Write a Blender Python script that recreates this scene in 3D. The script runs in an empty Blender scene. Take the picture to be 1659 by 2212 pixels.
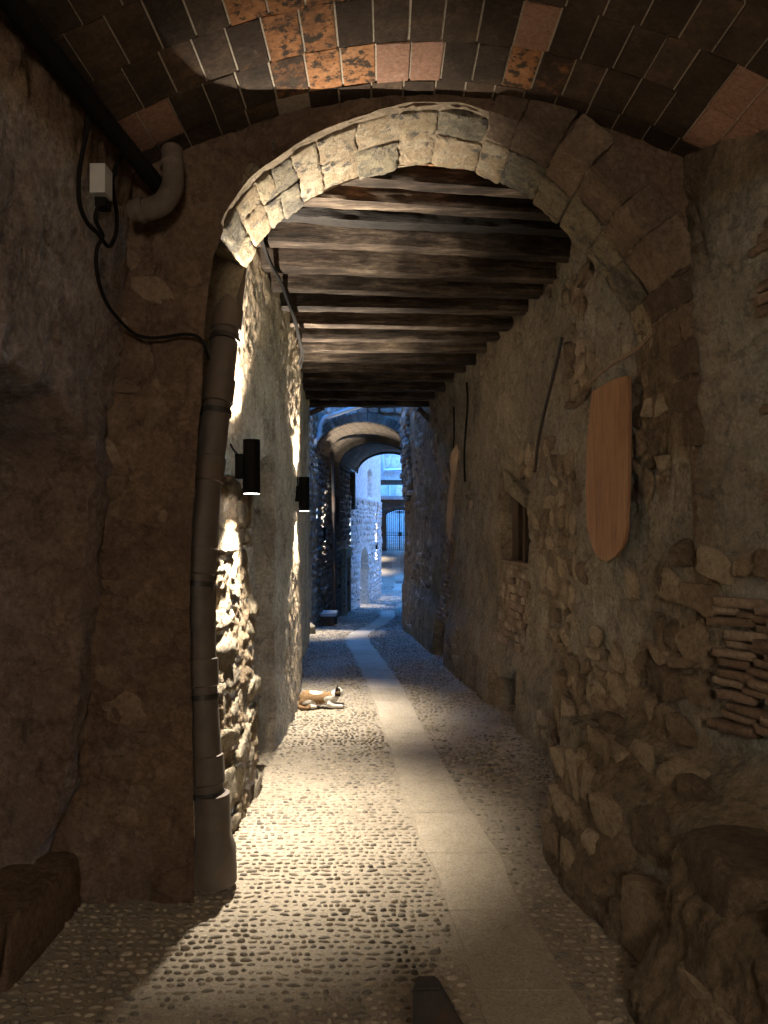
import bpy, bmesh, math, random
import numpy as np
from mathutils import Vector, Matrix
random.seed(7); RNG = np.random.default_rng(11)
S = bpy.context.scene
COL = S.collection
R = math.radians

# ------------------------------------------------------------------ camera, sky, sun, exposure
EYE = 1.6; FX = 829.5; HY = 1131.0; FP = 1550.0      # display pixels (1659 x 2212)
cd = bpy.data.cameras.new('camera'); cam = bpy.data.objects.new('camera', cd); COL.objects.link(cam)
cam.location = (0, 0, EYE); cam.rotation_euler = (R(90), 0, 0)
cd.sensor_fit = 'VERTICAL'; cd.sensor_height = 36; cd.sensor_width = 27
cd.lens = 36 * FP / 2212; cd.shift_y = -(HY - 1106) / 2212 * -1
cd.clip_start = 0.05; cd.clip_end = 500
S.camera = cam
W = bpy.data.worlds.new('World'); S.world = W; W.use_nodes = True
wn = W.node_tree; wn.nodes.clear()
sky = wn.nodes.new('ShaderNodeTexSky'); sky.sky_type = 'NISHITA'; sky.sun_disc = False
sky.sun_elevation = R(42); sky.sun_rotation = R(-80); sky.ozone_density = 3.0; sky.air_density = 1.0; sky.dust_density = 0.3
bg = wn.nodes.new('ShaderNodeBackground'); bg.inputs[1].default_value = 0.15
wo = wn.nodes.new('ShaderNodeOutputWorld')
hs = wn.nodes.new('ShaderNodeHueSaturation'); hs.inputs['Saturation'].default_value = 1.38; hs.inputs['Hue'].default_value = .508
wn.links.new(sky.outputs[0], hs.inputs['Color']); wn.links.new(hs.outputs[0], bg.inputs[0]); wn.links.new(bg.outputs[0], wo.inputs[0])
sd = bpy.data.lights.new('sun', 'SUN'); sd.energy = 0.1; sd.angle = R(8); sd.color = (1, .93, .82)
so = bpy.data.objects.new('sun', sd); COL.objects.link(so)
az, el = R(-80), R(42)
so.rotation_euler = Vector((math.sin(az) * math.cos(el), math.cos(az) * math.cos(el), math.sin(el))).to_track_quat('Z', 'Y').to_euler()
so.location = (0, 0, 20)
S.view_settings.view_transform = 'Standard'; S.view_settings.look = 'None'
S.view_settings.exposure = 5.6; S.view_settings.gamma = 1.0; S.view_settings.use_curve_mapping = False
S.cycles.max_bounces = 10; S.cycles.diffuse_bounces = 7; S.cycles.sample_clamp_indirect = 3.0
S.cycles.use_denoising = True
FILL = 4.6; LAMP_DOWN = 11.5; LAMP_UP = 10.0
LAMP_COL = (1.0, 0.88, 0.71)

# ------------------------------------------------------------------ numeric helpers
def P(px, py, d): return ((px - FX) / FP * d, d, EYE - (py - HY) / FP * d)
GD = np.array([-6, 7, 9, 11.6, 14.7, 19, 22, 25, 27, 38, 40, 60.]); GZv = np.array([0, 0, -.03, -.17, -.5, -.75, -.92, -.95, -.85, .15, .18, .2])
def gz(d): return np.interp(d, GD, GZv)
def G(px, py, dmin=1.0):
    ds = np.linspace(dmin, 60, 12000); f = EYE - (py - HY) / FP * ds - gz(ds)
    i = int(np.argmax(f < 0)); d = float(ds[i]); return ((px - FX) / FP * d, d, float(gz(d)))
def _h(ix, iy, iz, seed):
    n = (ix.astype(np.int64) * 73856093) ^ (iy.astype(np.int64) * 19349663) ^ (iz.astype(np.int64) * 83492791) ^ (seed * 2654435)
    n = (n ^ (n >> 13)) * 1274126177 & 0x7fffffff
    n = (n ^ (n >> 16)) * 1911520717 & 0x7fffffff
    return (n & 0xffff) / 32767.5 - 1
def vn(p, seed=0):
    i = np.floor(p); f = p - i; i = i.astype(np.int64); f = f * f * (3 - 2 * f)
    x, y, z = i[:, 0], i[:, 1], i[:, 2]; fx, fy, fz = f[:, 0], f[:, 1], f[:, 2]
    def L(a, b, t): return a + (b - a) * t
    c = lambda dx, dy, dz: _h(x + dx, y + dy, z + dz, seed)
    return L(L(L(c(0,0,0), c(1,0,0), fx), L(c(0,1,0), c(1,1,0), fx), fy), L(L(c(0,0,1), c(1,0,1), fx), L(c(0,1,1), c(1,1,1), fx), fy), fz)
def fbm(p, octs=4, seed=0, gain=.5):
    r = 0; a = 1; s = 0
    for o in range(octs):
        r = r + a * vn(p * (2.03 ** o) + o * 17.3, seed + o); s += a; a *= gain
    return r / s
def ss(a, b, x):
    t = np.clip((x - a) / (b - a), 0, 1); return t * t * (3 - 2 * t)

def tag(o, label=None, cat=None, group=None, kind=None):
    if label: o['label'] = label
    if cat: o['category'] = cat
    if group: o['group'] = group
    if kind: o['kind'] = kind
    return o
def link(o, parent=None):
    COL.objects.link(o)
    if parent is not None:
        o.parent = parent; o.matrix_parent_inverse = Matrix.Translation(-Vector(parent.location))
    return o
def mesh(name, v, f, mat=None, smooth=False):
    me = bpy.data.meshes.new(name)
    me.from_pydata(v.tolist() if isinstance(v, np.ndarray) else v, [], f.tolist() if isinstance(f, np.ndarray) else f)
    for m in (mat if isinstance(mat, (list, tuple)) else [mat]):
        if m: me.materials.append(m)
    if smooth:
        me.polygons.foreach_set('use_smooth', np.ones(len(me.polygons), bool))
        if len(me.polygons) < 3000: me.update(); me.set_sharp_from_angle(angle=R(48))
    me.update(); return me
def obj(name, v, f, mat, parent=None, smooth=False, origin=None, **kw):
    v = np.array(v, float)
    if origin is None:
        origin = np.array([(v[:, 0].min() + v[:, 0].max()) / 2, (v[:, 1].min() + v[:, 1].max()) / 2, v[:, 2].min()])
    o = bpy.data.objects.new(name, mesh(name, v - np.array(origin), f, mat, smooth)); o.location = origin
    link(o, parent)
    for k, x in kw.items(): o[{'cat': 'category'}.get(k, k)] = x
    return o
def empty(name, loc, label, cat, group=None, kind=None):
    o = bpy.data.objects.new(name, None); o.empty_display_size = .1; o.location = loc; COL.objects.link(o)
    return tag(o, label, cat, group, kind)
class MB:                                             # collects vertices and faces of one mesh
    def __init__(s): s.v = []; s.f = []
    def add(s, v, f):
        n = len(s.v); s.v += [tuple(a) for a in v]; s.f += [tuple(i + n for i in q) for q in f]; return s
    def box(s, a, b):
        (x0, y0, z0), (x1, y1, z1) = a, b
        return s.add([(x0,y0,z0),(x1,y0,z0),(x1,y1,z0),(x0,y1,z0),(x0,y0,z1),(x1,y0,z1),(x1,y1,z1),(x0,y1,z1)],
                     [(0,3,2,1),(4,5,6,7),(0,1,5,4),(1,2,6,5),(2,3,7,6),(3,0,4,7)])
    def tube(s, pts, r, n=8, cap=True):
        pts = [Vector(p) for p in pts]; rs = r if isinstance(r, (list, tuple)) else [r] * len(pts)
        v = []; up = Vector((0, 0, 1)); prev = None
        for i, p in enumerate(pts):
            t = (pts[min(i + 1, len(pts) - 1)] - pts[max(i - 1, 0)]).normalized()
            if prev is None:
                a = t.cross(up if abs(t.z) < .9 else Vector((1, 0, 0))).normalized()
            else: a = (prev - t * prev.dot(t)).normalized()
            prev = a; b = t.cross(a)
            for k in range(n):
                an = 2 * math.pi * k / n; v.append(p + (a * math.cos(an) + b * math.sin(an)) * rs[i])
        f = [(i*n+k, i*n+(k+1)%n, (i+1)*n+(k+1)%n, (i+1)*n+k) for i in range(len(pts)-1) for k in range(n)]
        if cap: f += [tuple(range(n))[::-1], tuple((len(pts)-1)*n + k for k in range(n))]
        return s.add(v, f)
    def obj(s, name, mat, parent=None, smooth=False, **kw): return obj(name, s.v, s.f, mat, parent, smooth, **kw)
def spline(pts, n=6):
    p = [Vector(a) for a in pts]; p = [p[0]*2-p[1]] + p + [p[-1]*2-p[-2]]; out = []
    for i in range(1, len(p) - 2):
        for k in range(n):
            t = k / n
            out.append(.5 * ((2*p[i]) + (-p[i-1]+p[i+1])*t + (2*p[i-1]-5*p[i]+4*p[i+1]-p[i+2])*t*t + (-p[i-1]+3*p[i]-3*p[i+1]+p[i+2])*t**3))
    out.append(p[-2]); return out

# ------------------------------------------------------------------ materials
def nt(name):
    m = bpy.data.materials.new(name); m.use_nodes = True; t = m.node_tree
    for n in list(t.nodes): t.nodes.remove(n)
    o = t.nodes.new('ShaderNodeOutputMaterial'); b = t.nodes.new('ShaderNodeBsdfPrincipled'); t.links.new(b.outputs[0], o.inputs[0])
    return m, t, b
def noise(t, vec, scale, detail=5, rough=.6, stretch=None):
    if stretch:
        mp = t.nodes.new('ShaderNodeMapping'); mp.inputs['Scale'].default_value = stretch; t.links.new(vec, mp.inputs[0]); vec = mp.outputs[0]
    n = t.nodes.new('ShaderNodeTexNoise'); n.inputs['Scale'].default_value = scale; n.inputs['Detail'].default_value = detail; n.inputs['Roughness'].default_value = rough
    t.links.new(vec, n.inputs['Vector']); return n.outputs[0]
def ramp(t, fac, stops):
    r = t.nodes.new('ShaderNodeValToRGB'); e = r.color_ramp.elements
    while len(e) < len(stops): e.new(.5)
    for el_, (p, c) in zip(e, stops): el_.position = p; el_.color = (c[0], c[1], c[2], 1)
    t.links.new(fac, r.inputs[0]); return r.outputs[0]
def mixc(t, fac, a, b, mode='MIX'):
    m = t.nodes.new('ShaderNodeMix'); m.data_type = 'RGBA'; m.blend_type = mode
    for s, x in ((0, fac), (6, a), (7, b)):
        if hasattr(x, 'links'): t.links.new(x, m.inputs[s])
        elif s == 0: m.inputs[0].default_value = x
        else: m.inputs[s].default_value = (*x, 1)
    return m.outputs[2]
def mth(t, op, a, b=None):
    m = t.nodes.new('ShaderNodeMath'); m.operation = op
    for i, x in enumerate((a, b)):
        if x is None: continue
        if hasattr(x, 'links'): t.links.new(x, m.inputs[i])
        else: m.inputs[i].default_value = x
    return m.outputs[0]
def bump(t, b, hs):                                    # hs: [(height socket, strength, distance)]
    prev = None
    for h, st, di in hs:
        n = t.nodes.new('ShaderNodeBump'); n.inputs['Strength'].default_value = st; n.inputs['Distance'].default_value = di
        t.links.new(h, n.inputs['Height'])
        if prev: t.links.new(prev, n.inputs['Normal'])
        prev = n.outputs[0]
    t.links.new(prev, b.inputs['Normal'])
def rnd(t):
    oi = t.nodes.new('ShaderNodeObjectInfo'); ge = t.nodes.new('ShaderNodeNewGeometry')
    return mth(t, 'FRACT', mth(t, 'ADD', oi.outputs['Random'], ge.outputs['Random Per Island'])), ge.outputs['Position']
SPOT = {'tile_orange': (24, .50, .58), 'arch_stone': (11, .54, .62), 'stone_pale': (15, .52, .62)}
def earth(name, stops, var=.35, scale=3.0, fine=45, bd=.006, rough=.9, spots=None, streak=False, pale=.35, palec=(.44,.36,.26)):
    """stone / plaster: three scales of mottling, pale lime flecks, grime and relief"""
    m, t, b = nt(name); rn, pos = rnd(t)
    n1 = noise(t, pos, scale, 6, .65); n2 = noise(t, pos, fine * .35, 6, .7, (1, 1, .45) if streak else None); n3 = noise(t, pos, fine, 5, .75)
    f = mth(t, 'ADD', mth(t, 'MULTIPLY', n1, .6), mth(t, 'MULTIPLY', n2, .4))
    if var: f = mth(t, 'ADD', f, mth(t, 'MULTIPLY', mth(t, 'SUBTRACT', rn, .5), var))
    c = ramp(t, f, stops)
    pl = ramp(t, noise(t, pos, scale * 2.7, 8, .75), [(.56, (0,0,0)), (.72, (1,1,1))])
    c = mixc(t, mth(t, 'MULTIPLY', pl, pale), c, palec)
    c = mixc(t, .55, c, ramp(t, n3, [(.34, (.28,.25,.23)), (.60, (1.0,1.0,1.0))]), 'MULTIPLY')
    if streak or name == 'plaster_dark':
        ck = noise(t, pos, 2.6, 7, .62); c = mixc(t, .38, c, ramp(t, ck, [(.478, (1,1,1)), (.494, (.25,.22,.2)), (.506, (.25,.22,.2)), (.524, (1,1,1))]), 'MULTIPLY')
    if spots: c = mixc(t, ramp(t, noise(t, pos, SPOT[name][0], 6, .7), [(SPOT[name][1], (0,0,0)), (SPOT[name][2], (1,1,1))]), c, spots)
    t.links.new(c, b.inputs['Base Color']); b.inputs['Roughness'].default_value = rough; b.inputs['Specular IOR Level'].default_value = .25
    bump(t, b, [(n2, .7, bd * 2.5), (n3, .8, bd), (noise(t, pos, fine * 4, 4, .7), .6, bd * .35)])
    return m
M = {}
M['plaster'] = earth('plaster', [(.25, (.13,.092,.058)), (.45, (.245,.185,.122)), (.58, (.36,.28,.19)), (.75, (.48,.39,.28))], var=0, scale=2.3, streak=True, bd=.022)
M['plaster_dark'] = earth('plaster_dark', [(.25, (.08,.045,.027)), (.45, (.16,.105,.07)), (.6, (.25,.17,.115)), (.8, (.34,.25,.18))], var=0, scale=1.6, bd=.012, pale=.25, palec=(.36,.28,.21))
M['mortar'] = earth('mortar', [(.25, (.13,.095,.065)), (.5, (.29,.23,.16)), (.75, (.42,.35,.26))], var=0, scale=6, bd=.012)
M['stone'] = earth('stone', [(.2, (.13,.095,.065)), (.42, (.25,.19,.13)), (.6, (.36,.285,.20)), (.8, (.47,.385,.28))], var=.5, scale=6, bd=.014)
M['stone_pale'] = earth('stone_pale', [(.2, (.16,.13,.10)), (.42, (.34,.30,.23)), (.6, (.45,.39,.29)), (.8, (.52,.46,.36))], var=.35, scale=11, fine=34, bd=.05, spots=(.15,.12,.085))
M['arch_stone'] = earth('arch_stone', [(.15, (.08,.075,.07)), (.33, (.27,.24,.18)), (.5, (.46,.39,.26)), (.62, (.45,.34,.22)), (.8, (.56,.49,.36))], var=.45, scale=10, fine=38, bd=.035, pale=.45, palec=(.5,.45,.36), spots=(.12,.11,.10))
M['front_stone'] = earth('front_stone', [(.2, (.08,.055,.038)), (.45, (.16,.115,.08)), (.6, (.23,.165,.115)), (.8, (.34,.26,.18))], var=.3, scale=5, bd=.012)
M['brick'] = earth('brick', [(.2, (.15,.105,.075)), (.45, (.24,.17,.125)), (.6, (.31,.24,.18)), (.8, (.37,.30,.23))], var=.4, scale=6)
M['cool_stone'] = earth('cool_stone', [(.2, (.13,.12,.11)), (.45, (.27,.25,.22)), (.6, (.38,.35,.31)), (.8, (.5,.47,.42))], var=.45, scale=3, fine=20, bd=.015)
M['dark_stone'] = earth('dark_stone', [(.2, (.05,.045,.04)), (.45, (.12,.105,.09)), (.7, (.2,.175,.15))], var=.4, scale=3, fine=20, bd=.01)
M['lane_mortar'] = earth('lane_mortar', [(.25, (.18,.155,.12)), (.5, (.31,.27,.21)), (.75, (.42,.37,.295))], var=0, scale=2.2, fine=90, bd=.003, pale=.2)
M['pebble'] = earth('pebble', [(.1, (.12,.108,.095)), (.35, (.20,.178,.145)), (.55, (.265,.23,.18)), (.8, (.36,.315,.25))], var=.7, scale=4, fine=60, bd=.001, rough=.7, pale=.3)
M['slab'] = earth('slab', [(.25, (.25,.215,.165)), (.42, (.36,.315,.245)), (.6, (.42,.37,.29)), (.8, (.47,.42,.34))], var=.22, scale=4.5, fine=90, bd=.004, rough=.85, pale=.4, spots=None)
M['house_stone'] = earth('house_stone', [(.2, (.42,.42,.42)), (.45, (.62,.61,.6)), (.7, (.74,.73,.71))], var=.3, scale=3, fine=14, bd=.02, pale=.5, palec=(.7,.7,.7))
M['white_render'] = earth('white_render', [(.3, (.66,.68,.68)), (.7, (.76,.78,.78))], var=0, scale=.8, fine=8, bd=.002, pale=.1, palec=(.8,.8,.8))
M['pink_render'] = earth('pink_render', [(.3, (.42,.33,.32)), (.7, (.6,.5,.49))], var=0, scale=1.5, fine=8, bd=.004, pale=.4, palec=(.7,.66,.64))
M['concrete'] = earth('concrete', [(.3, (.4,.39,.37)), (.7, (.56,.55,.52))], var=0, scale=2, fine=20, bd=.004)
M['tile_dark'] = earth('tile_dark', [(.3, (.028,.020,.014)), (.5, (.062,.043,.030)), (.64, (.105,.07,.046)), (.82, (.24,.13,.065))], var=.22, scale=6, fine=60, bd=.003, rough=.95, pale=.3, palec=(.26,.21,.16))
M['tile_orange'] = earth('tile_orange', [(.36, (.05,.032,.022)), (.46, (.22,.105,.05)), (.57, (.38,.175,.075)), (.8, (.46,.24,.12))], var=.5, scale=9, fine=50, bd=.004, rough=.95, pale=.2, spots=(.05,.036,.026))
M['tile_pink'] = earth('tile_pink', [(.25, (.27,.15,.10)), (.55, (.38,.22,.155)), (.8, (.43,.30,.23))], var=.15, scale=5, fine=60, bd=.002, rough=.9, pale=.6, palec=(.42,.36,.32))
M['joint'] = earth('joint', [(.3, (.38,.32,.25)), (.7, (.58,.52,.43))], var=0, scale=9, fine=90, bd=.002)
def wood(name, stops, rough=.8, long=(.9, 8, 8), scale=4, bd=.005, charc=None):
    m, t, b = nt(name); rn, pos = rnd(t)
    off = t.nodes.new('ShaderNodeVectorMath'); off.operation = 'ADD'; t.links.new(pos, off.inputs[0])
    cx = t.nodes.new('ShaderNodeCombineXYZ'); t.links.new(mth(t, 'MULTIPLY', rn, 20), cx.inputs[0]); t.links.new(cx.outputs[0], off.inputs[1])
    g = noise(t, off.outputs[0], scale, 6, .7, long); g2 = noise(t, off.outputs[0], 2.2, 4, .6); g3 = noise(t, off.outputs[0], scale * 6, 5, .7, long)
    c = ramp(t, mth(t, 'ADD', mth(t, 'MULTIPLY', g, .55), mth(t, 'MULTIPLY', g2, .45)), stops)
    c = mixc(t, .6, c, ramp(t, g3, [(.35, (.35,.32,.3)), (.6, (1,1,1))]), 'MULTIPLY')
    t.links.new(c, b.inputs['Base Color']); b.inputs['Roughness'].default_value = rough; b.inputs['Specular IOR Level'].default_value = .2
    bump(t, b, [(g, .8, bd * 2), (g3, .8, bd)]); return m
M['beam'] = wood('beam_wood', [(.36, (.010,.008,.006)), (.48, (.045,.033,.025)), (.57, (.115,.088,.065)), (.68, (.27,.215,.16))])
M['beam_charred'] = wood('charred_wood', [(.3, (.012,.011,.010)), (.6, (.03,.027,.025)), (.8, (.09,.08,.07))], bd=.008)
M['board'] = wood('board_wood', [(.3, (.13,.07,.04)), (.5, (.27,.145,.075)), (.7, (.34,.20,.12))], rough=.5, long=(7, 7, .5), scale=2, bd=.0006)
M['door_wood'] = wood('door_wood', [(.3, (.03,.02,.015)), (.7, (.10,.07,.05))], long=(7, 7, .4))
def plain(name, c, rough=.5, metal=0, var=.25, sc=12, bd=.0006, rust=None):
    m, t, b = nt(name); rn, pos = rnd(t); n = noise(t, pos, sc, 6, .7)
    cc = ramp(t, n, [(.3, tuple(x * (1 - var) for x in c)), (.7, tuple(x * (1 + var) for x in c))])
    if rust: cc = mixc(t, ramp(t, noise(t, pos, sc * .4, 6, .7), [(.5, (0,0,0)), (.68, (1,1,1))]), cc, rust)
    t.links.new(cc, b.inputs['Base Color']); b.inputs['Roughness'].default_value = rough; b.inputs['Metallic'].default_value = metal
    bump(t, b, [(noise(t, pos, sc * 5, 5, .7), .5, bd)]); return m
M['pipe'] = plain('old_pipe', (.085,.068,.056), .65, 0, .3, 9, .001, (.10,.065,.04))
M['iron'] = plain('iron', (.03,.028,.027), .5, .3, .3, 20, .001, (.07,.035,.02))
M['black_metal'] = plain('black_metal', (.004,.004,.004), .7, 0, .2); M['black_metal'].node_tree.nodes['Principled BSDF'].inputs['Specular IOR Level'].default_value = .12
M['cable'] = plain('cable', (.008,.007,.006), .85); M['cable'].node_tree.nodes['Principled BSDF'].inputs['Specular IOR Level'].default_value = .15
M['pvc'] = plain('pvc', (.42,.42,.42), .45, 0, .15, 8, .0006)
M['pvc_old'] = plain('pvc_old', (.11,.085,.065), .85, 0, .45, 8, .004, (.12,.08,.055))
M['white_plastic'] = plain('white_plastic', (.42,.41,.39), .5, 0, .06)
M['twig'] = plain('twig', (.16,.11,.07), .9, 0, .3, 30, .003)
M['rust_sheet'] = plain('sheet', (.19,.14,.10), .8, 0, .25, 5, .001, (.16,.09,.05))
M['blue_door'] = plain('blue_paint', (.25,.42,.55), .5, 0, .1)
M['grey_glass'] = plain('dark_pane', (.02,.022,.025), .12, 0, .1)
mm, t_, b_ = nt('lens'); b_.inputs['Emission Color'].default_value = (1, .9, .8, 1); b_.inputs['Emission Strength'].default_value = 1.2; M['lens'] = mm

# ------------------------------------------------------------------ ribbons: rough walls along a plan line
class Ribbon:
    """vertical wall following plan points; nrm points into the lane (side +1 = wall left of the lane)"""
    def __init__(s, pts, side, ystep, off=None):
        p = np.array(pts, float); L = np.r_[0, np.cumsum(np.hypot(*np.diff(p, axis=0).T))]
        fine = np.linspace(0, L[-1], 4000); x = np.interp(fine, L, p[:, 0]); y = np.interp(fine, L, p[:, 1])
        k = np.ones(21) / 21; xp = np.pad(x, 10, mode='reflect', reflect_type='odd'); yp = np.pad(y, 10, mode='reflect', reflect_type='odd')
        s.x = np.convolve(xp, k, 'valid'); s.y = np.convolve(yp, k, 'valid'); s.L = fine; s.len = L[-1]
        tx = np.gradient(s.x); ty = np.gradient(s.y); n = np.hypot(tx, ty); tx /= n; ty /= n
        s.nx = ty * side; s.ny = -tx * side; s.off = off; s.side = side; s.step = ystep
    def at(s, L):
        return np.interp(L, s.L, s.x), np.interp(L, s.L, s.y), np.interp(L, s.L, s.nx), np.interp(L, s.L, s.ny)
    def s_of_y(s, y):
        o = np.argsort(s.y); return float(np.interp(y, s.y[o], s.L[o]))
    def surf(s, L, z):
        x, y, nx, ny = s.at(L); o = s.off(x, y, z) if s.off else 0 * x
        return np.stack([x + nx * o, y + ny * o, z], 1)
    def samples(s):
        L = [0.0]
        while L[-1] < s.len:
            y = np.interp(L[-1], s.L, s.y); L.append(L[-1] + s.step(y))
        L[-1] = s.len; return np.array(L)
    def build(s, name, z0, z1, dz, mat, **kw):
        L = s.samples(); Z = np.arange(z0, z1 + dz, dz); n, m = len(L), len(Z)
        LL, ZZ = np.meshgrid(L, Z, indexing='ij'); v = s.surf(LL.ravel(), ZZ.ravel())
        i = (np.arange(n - 1)[:, None] * m + np.arange(m - 1)[None]).ravel()
        f = np.stack([i, i + 1, i + m + 1, i + m], 1)
        if s.side > 0: f = f[:, ::-1]
        return obj(name, v, f, mat, smooth=True, **kw)
def rough(x, y, z, amp, seed, sx=1.0, sz=1.0):
    p = np.stack([x * sx, y * sx, z * sz], 1)
    a = fbm(p * 1.3, 3, seed); b = fbm(p * 5.5, 4, seed + 5); c = fbm(p * 19, 3, seed + 9, .65)
    ridge = 1 - np.abs(fbm(p * 3.2, 4, seed + 21)) * 2.5
    return amp * (a * 1.0 + b * .85 + c * .50 - .45 * ss(.7, 1.0, ridge))

def rock_mesh(name, seed, sub, mat, boxy=.5):
    bm = bmesh.new(); bmesh.ops.create_icosphere(bm, subdivisions=sub, radius=1)
    v = np.array([q.co[:] for q in bm.verts]); f = [[q.index for q in fc.verts] for fc in bm.faces]; bm.free()
    q_ = np.random.default_rng(seed * 13 + 5); N = q_.normal(size=(9, 3)); N /= np.linalg.norm(N, axis=1)[:, None]
    N = np.concatenate([N, np.eye(3), -np.eye(3)]); D = np.r_[q_.uniform(.80, 1.15, 9), q_.uniform(.85, 1.0, 6)]
    N += q_.normal(0, .12, N.shape); p_ = 14
    v = v / ((np.maximum(0, v @ N.T / D) ** p_).sum(1) ** (1 / p_))[:, None]
    v *= (1 + .06 * fbm(v * 1.1 + seed * 7, 2, seed) + .07 * fbm(v * 2.6 + seed, 3, seed + 3) + (.10 * fbm(v * 7 + seed, 3, seed + 8, .7) if sub > 1 else 0) + (.09 * fbm(v * 13 + seed, 3, seed + 18, .8) if sub > 3 else 0) + (.03 * np.abs(fbm(v * 2.2 + seed, 3, seed + 12, .65)) if sub > 3 else 0))[:, None]
    return v, f, mesh(name, v, f, mat, True)
ROCK = {}
def rocks(mat, sub):
    k = (mat, sub)
    if k not in ROCK: ROCK[k] = [rock_mesh('stone_%s' % mat, i + sub * 30, sub, M[mat], .55 + .07 * (i % 6)) for i in range(9)]
    return ROCK[k]
def course_list(rb, ya, yb, z0, z1, ch, cw, seed, jit=.3):
    """random rubble courses -> (s, z, half width, half height)"""
    r = random.Random(seed); out = []; z = z0
    sa, sb = sorted((rb.s_of_y(ya), rb.s_of_y(yb)))
    while z < z1:
        h = ch * r.uniform(1 - jit, 1 + jit); s = sa + r.uniform(0, cw)
        while s < sb:
            w = cw * r.uniform(.55, 1.5); out.append((s + w / 2, z + h / 2 + r.uniform(-.15, .15) * h, w / 2, h / 2 * r.uniform(.8, 1.1))); s += w
        z += h
    return out
def place_rocks(parent, rb, lst, mat, depth=.05, out=.0, nmax=290, sub=2, stuff_sub=1, keep=None, name='stone', tilt=.12, shrink=.93, zoff=None, seed=1):
    r = random.Random(seed); keepl = []
    for (s, z, w, h) in lst:
        x, y, nx, ny = [float(a) for a in rb.at(np.array([s])[0])]
        zz = z + (float(gz(y)) if zoff else 0)
        if keep and not keep(x, y, zz): continue
        keepl.append((y, s, zz, w, h, x, y, nx, ny))
    keepl.sort(key=lambda a: a[0] / max(a[3] * a[4], 1e-5) ** .5 if True else 0)
    mb_v, mb_f, n0 = [], [], 0
    for i, (_, s, z, w, h, x, y, nx, ny) in enumerate(keepl):
        p = rb.surf(np.array([s]), np.array([z]))[0]
        dpt = depth * r.uniform(.7, 1.3); o = out + r.uniform(-.35, .35) * dpt
        loc = Vector((p[0] + nx * (o - dpt * .45), p[1] + ny * (o - dpt * .45), z))
        rot = Matrix(((-ny, nx, 0), (nx, ny, 0), (0, 0, 1))).transposed().to_4x4()   # local x along wall, y = normal
        rot = rot @ Matrix.Rotation(r.uniform(-tilt, tilt), 4, 'Y') @ Matrix.Rotation(r.choice([0, math.pi]), 4, 'Y')
        mat4 = Matrix.Translation(loc) @ rot @ Matrix.Diagonal((w * shrink, dpt, h * shrink, 1))
        if i < nmax:
            me = r.choice(rocks(mat, sub))[2]
            ob = bpy.data.objects.new(name, me); ob.matrix_world = mat4
            COL.objects.link(ob); ob.parent = parent; ob.matrix_parent_inverse = Matrix.Translation(-Vector(parent.location))
            ob.matrix_basis = mat4
        else:
            v, f, _m = r.choice(rocks(mat, stuff_sub)); a = np.array(mat4)
            vv = v @ a[:3, :3].T + a[:3, 3]; mb_v.append(vv); mb_f += [[q + n0 for q in ff] for ff in f]; n0 += len(v)
    if mb_v: obj(name + '_rubble', np.concatenate(mb_v), mb_f, M[mat], parent, True, kind='stuff')

STEP_N = lambda y: min(.05, max(.013, .0032 * abs(y)))
# plan lines
RW = [(1.5,-4.2),(1.52,1.5),(1.46,2.5),(1.40,2.8),(1.29,3.08),(1.26,3.6),(1.21,4.2),(1.18,4.8),(1.1,5.6),(1.0,6.5),(.87,7.5),(.75,8.6),(.66,9.5),(.55,10.5),(.43,11.6),(.36,12.5),(.43,14.0),(.75,17),(1.1,19.7),(7.0,21.2),(7.6,24),(7.0,27.5),(2.3,28.9),(2.2,38)]  # unseen stretch past the vault moved outward to let in more sky light
LW = [(-1.02,3.03),(-1.0,3.3),(-.93,3.52),(-.83,3.68),(-.80,3.85),(-.79,4.3),(-.765,4.8),(-.735,5.2),(-.725,5.8),(-.725,6.25),(-.77,6.8),(-.86,7.6),(-.95,8.6),(-1.0,9.9),(-1.25,10.5),(-1.36,11.6),(-1.33,13),(-1.30,14.1)]
LN = [(-1.18,-4.2),(-1.18,3.08)]
LV = [(-1.30,13.9),(-1.24,15),(-1.1,17.3),(-.93,19.6)]
BH = [(-.95,19.5),(-.12,25.75)]
LE = [(-.9,25.7),(-.9,38.2)]
rwx = lambda d: np.interp(d, [p[1] for p in RW], [p[0] for p in RW])
def lwx(d):
    pts = [(-4, -1.45), (3.0, -1.3), (3.05, -.8)] + [(p[1], p[0]) for p in LW[1:]] + [(17.3, -1.1), (19.6, -.93), (25.7, -.12), (25.8, -.9), (38, -.9)]
    return np.interp(d, [p[0] for p in pts], [p[1] for p in pts])

# ------------------------------------------------------------------ the lane
def gy(): 
    y = [-4.2]
    while y[-1] < 46: y.append(y[-1] + (.012 + .0 if 1.8 < y[-1] < 5 else max(.02, .006 * abs(y[-1]))))
    return np.array(y)
Y = gy(); X = np.r_[np.linspace(-1.9, 1.9, 150), 2.4, 3.2, 4, 6, 9]
YY, XX = np.meshgrid(Y, X, indexing='ij'); v = np.stack([XX.ravel(), YY.ravel(), gz(YY.ravel())], 1)
v[:, 2] += .004 * fbm(v * np.array([3, 3, 0]), 3, 3) + .0022 * fbm(v * np.array([25, 25, 0]), 3, 8)
m_ = len(X); i_ = (np.arange(len(Y) - 1)[:, None] * m_ + np.arange(m_ - 1)[None]).ravel()
ground = obj('cobbled_lane', v, np.stack([i_, i_ + 1, i_ + m_ + 1, i_ + m_], 1), M['lane_mortar'], smooth=True, kind='structure')
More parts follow.
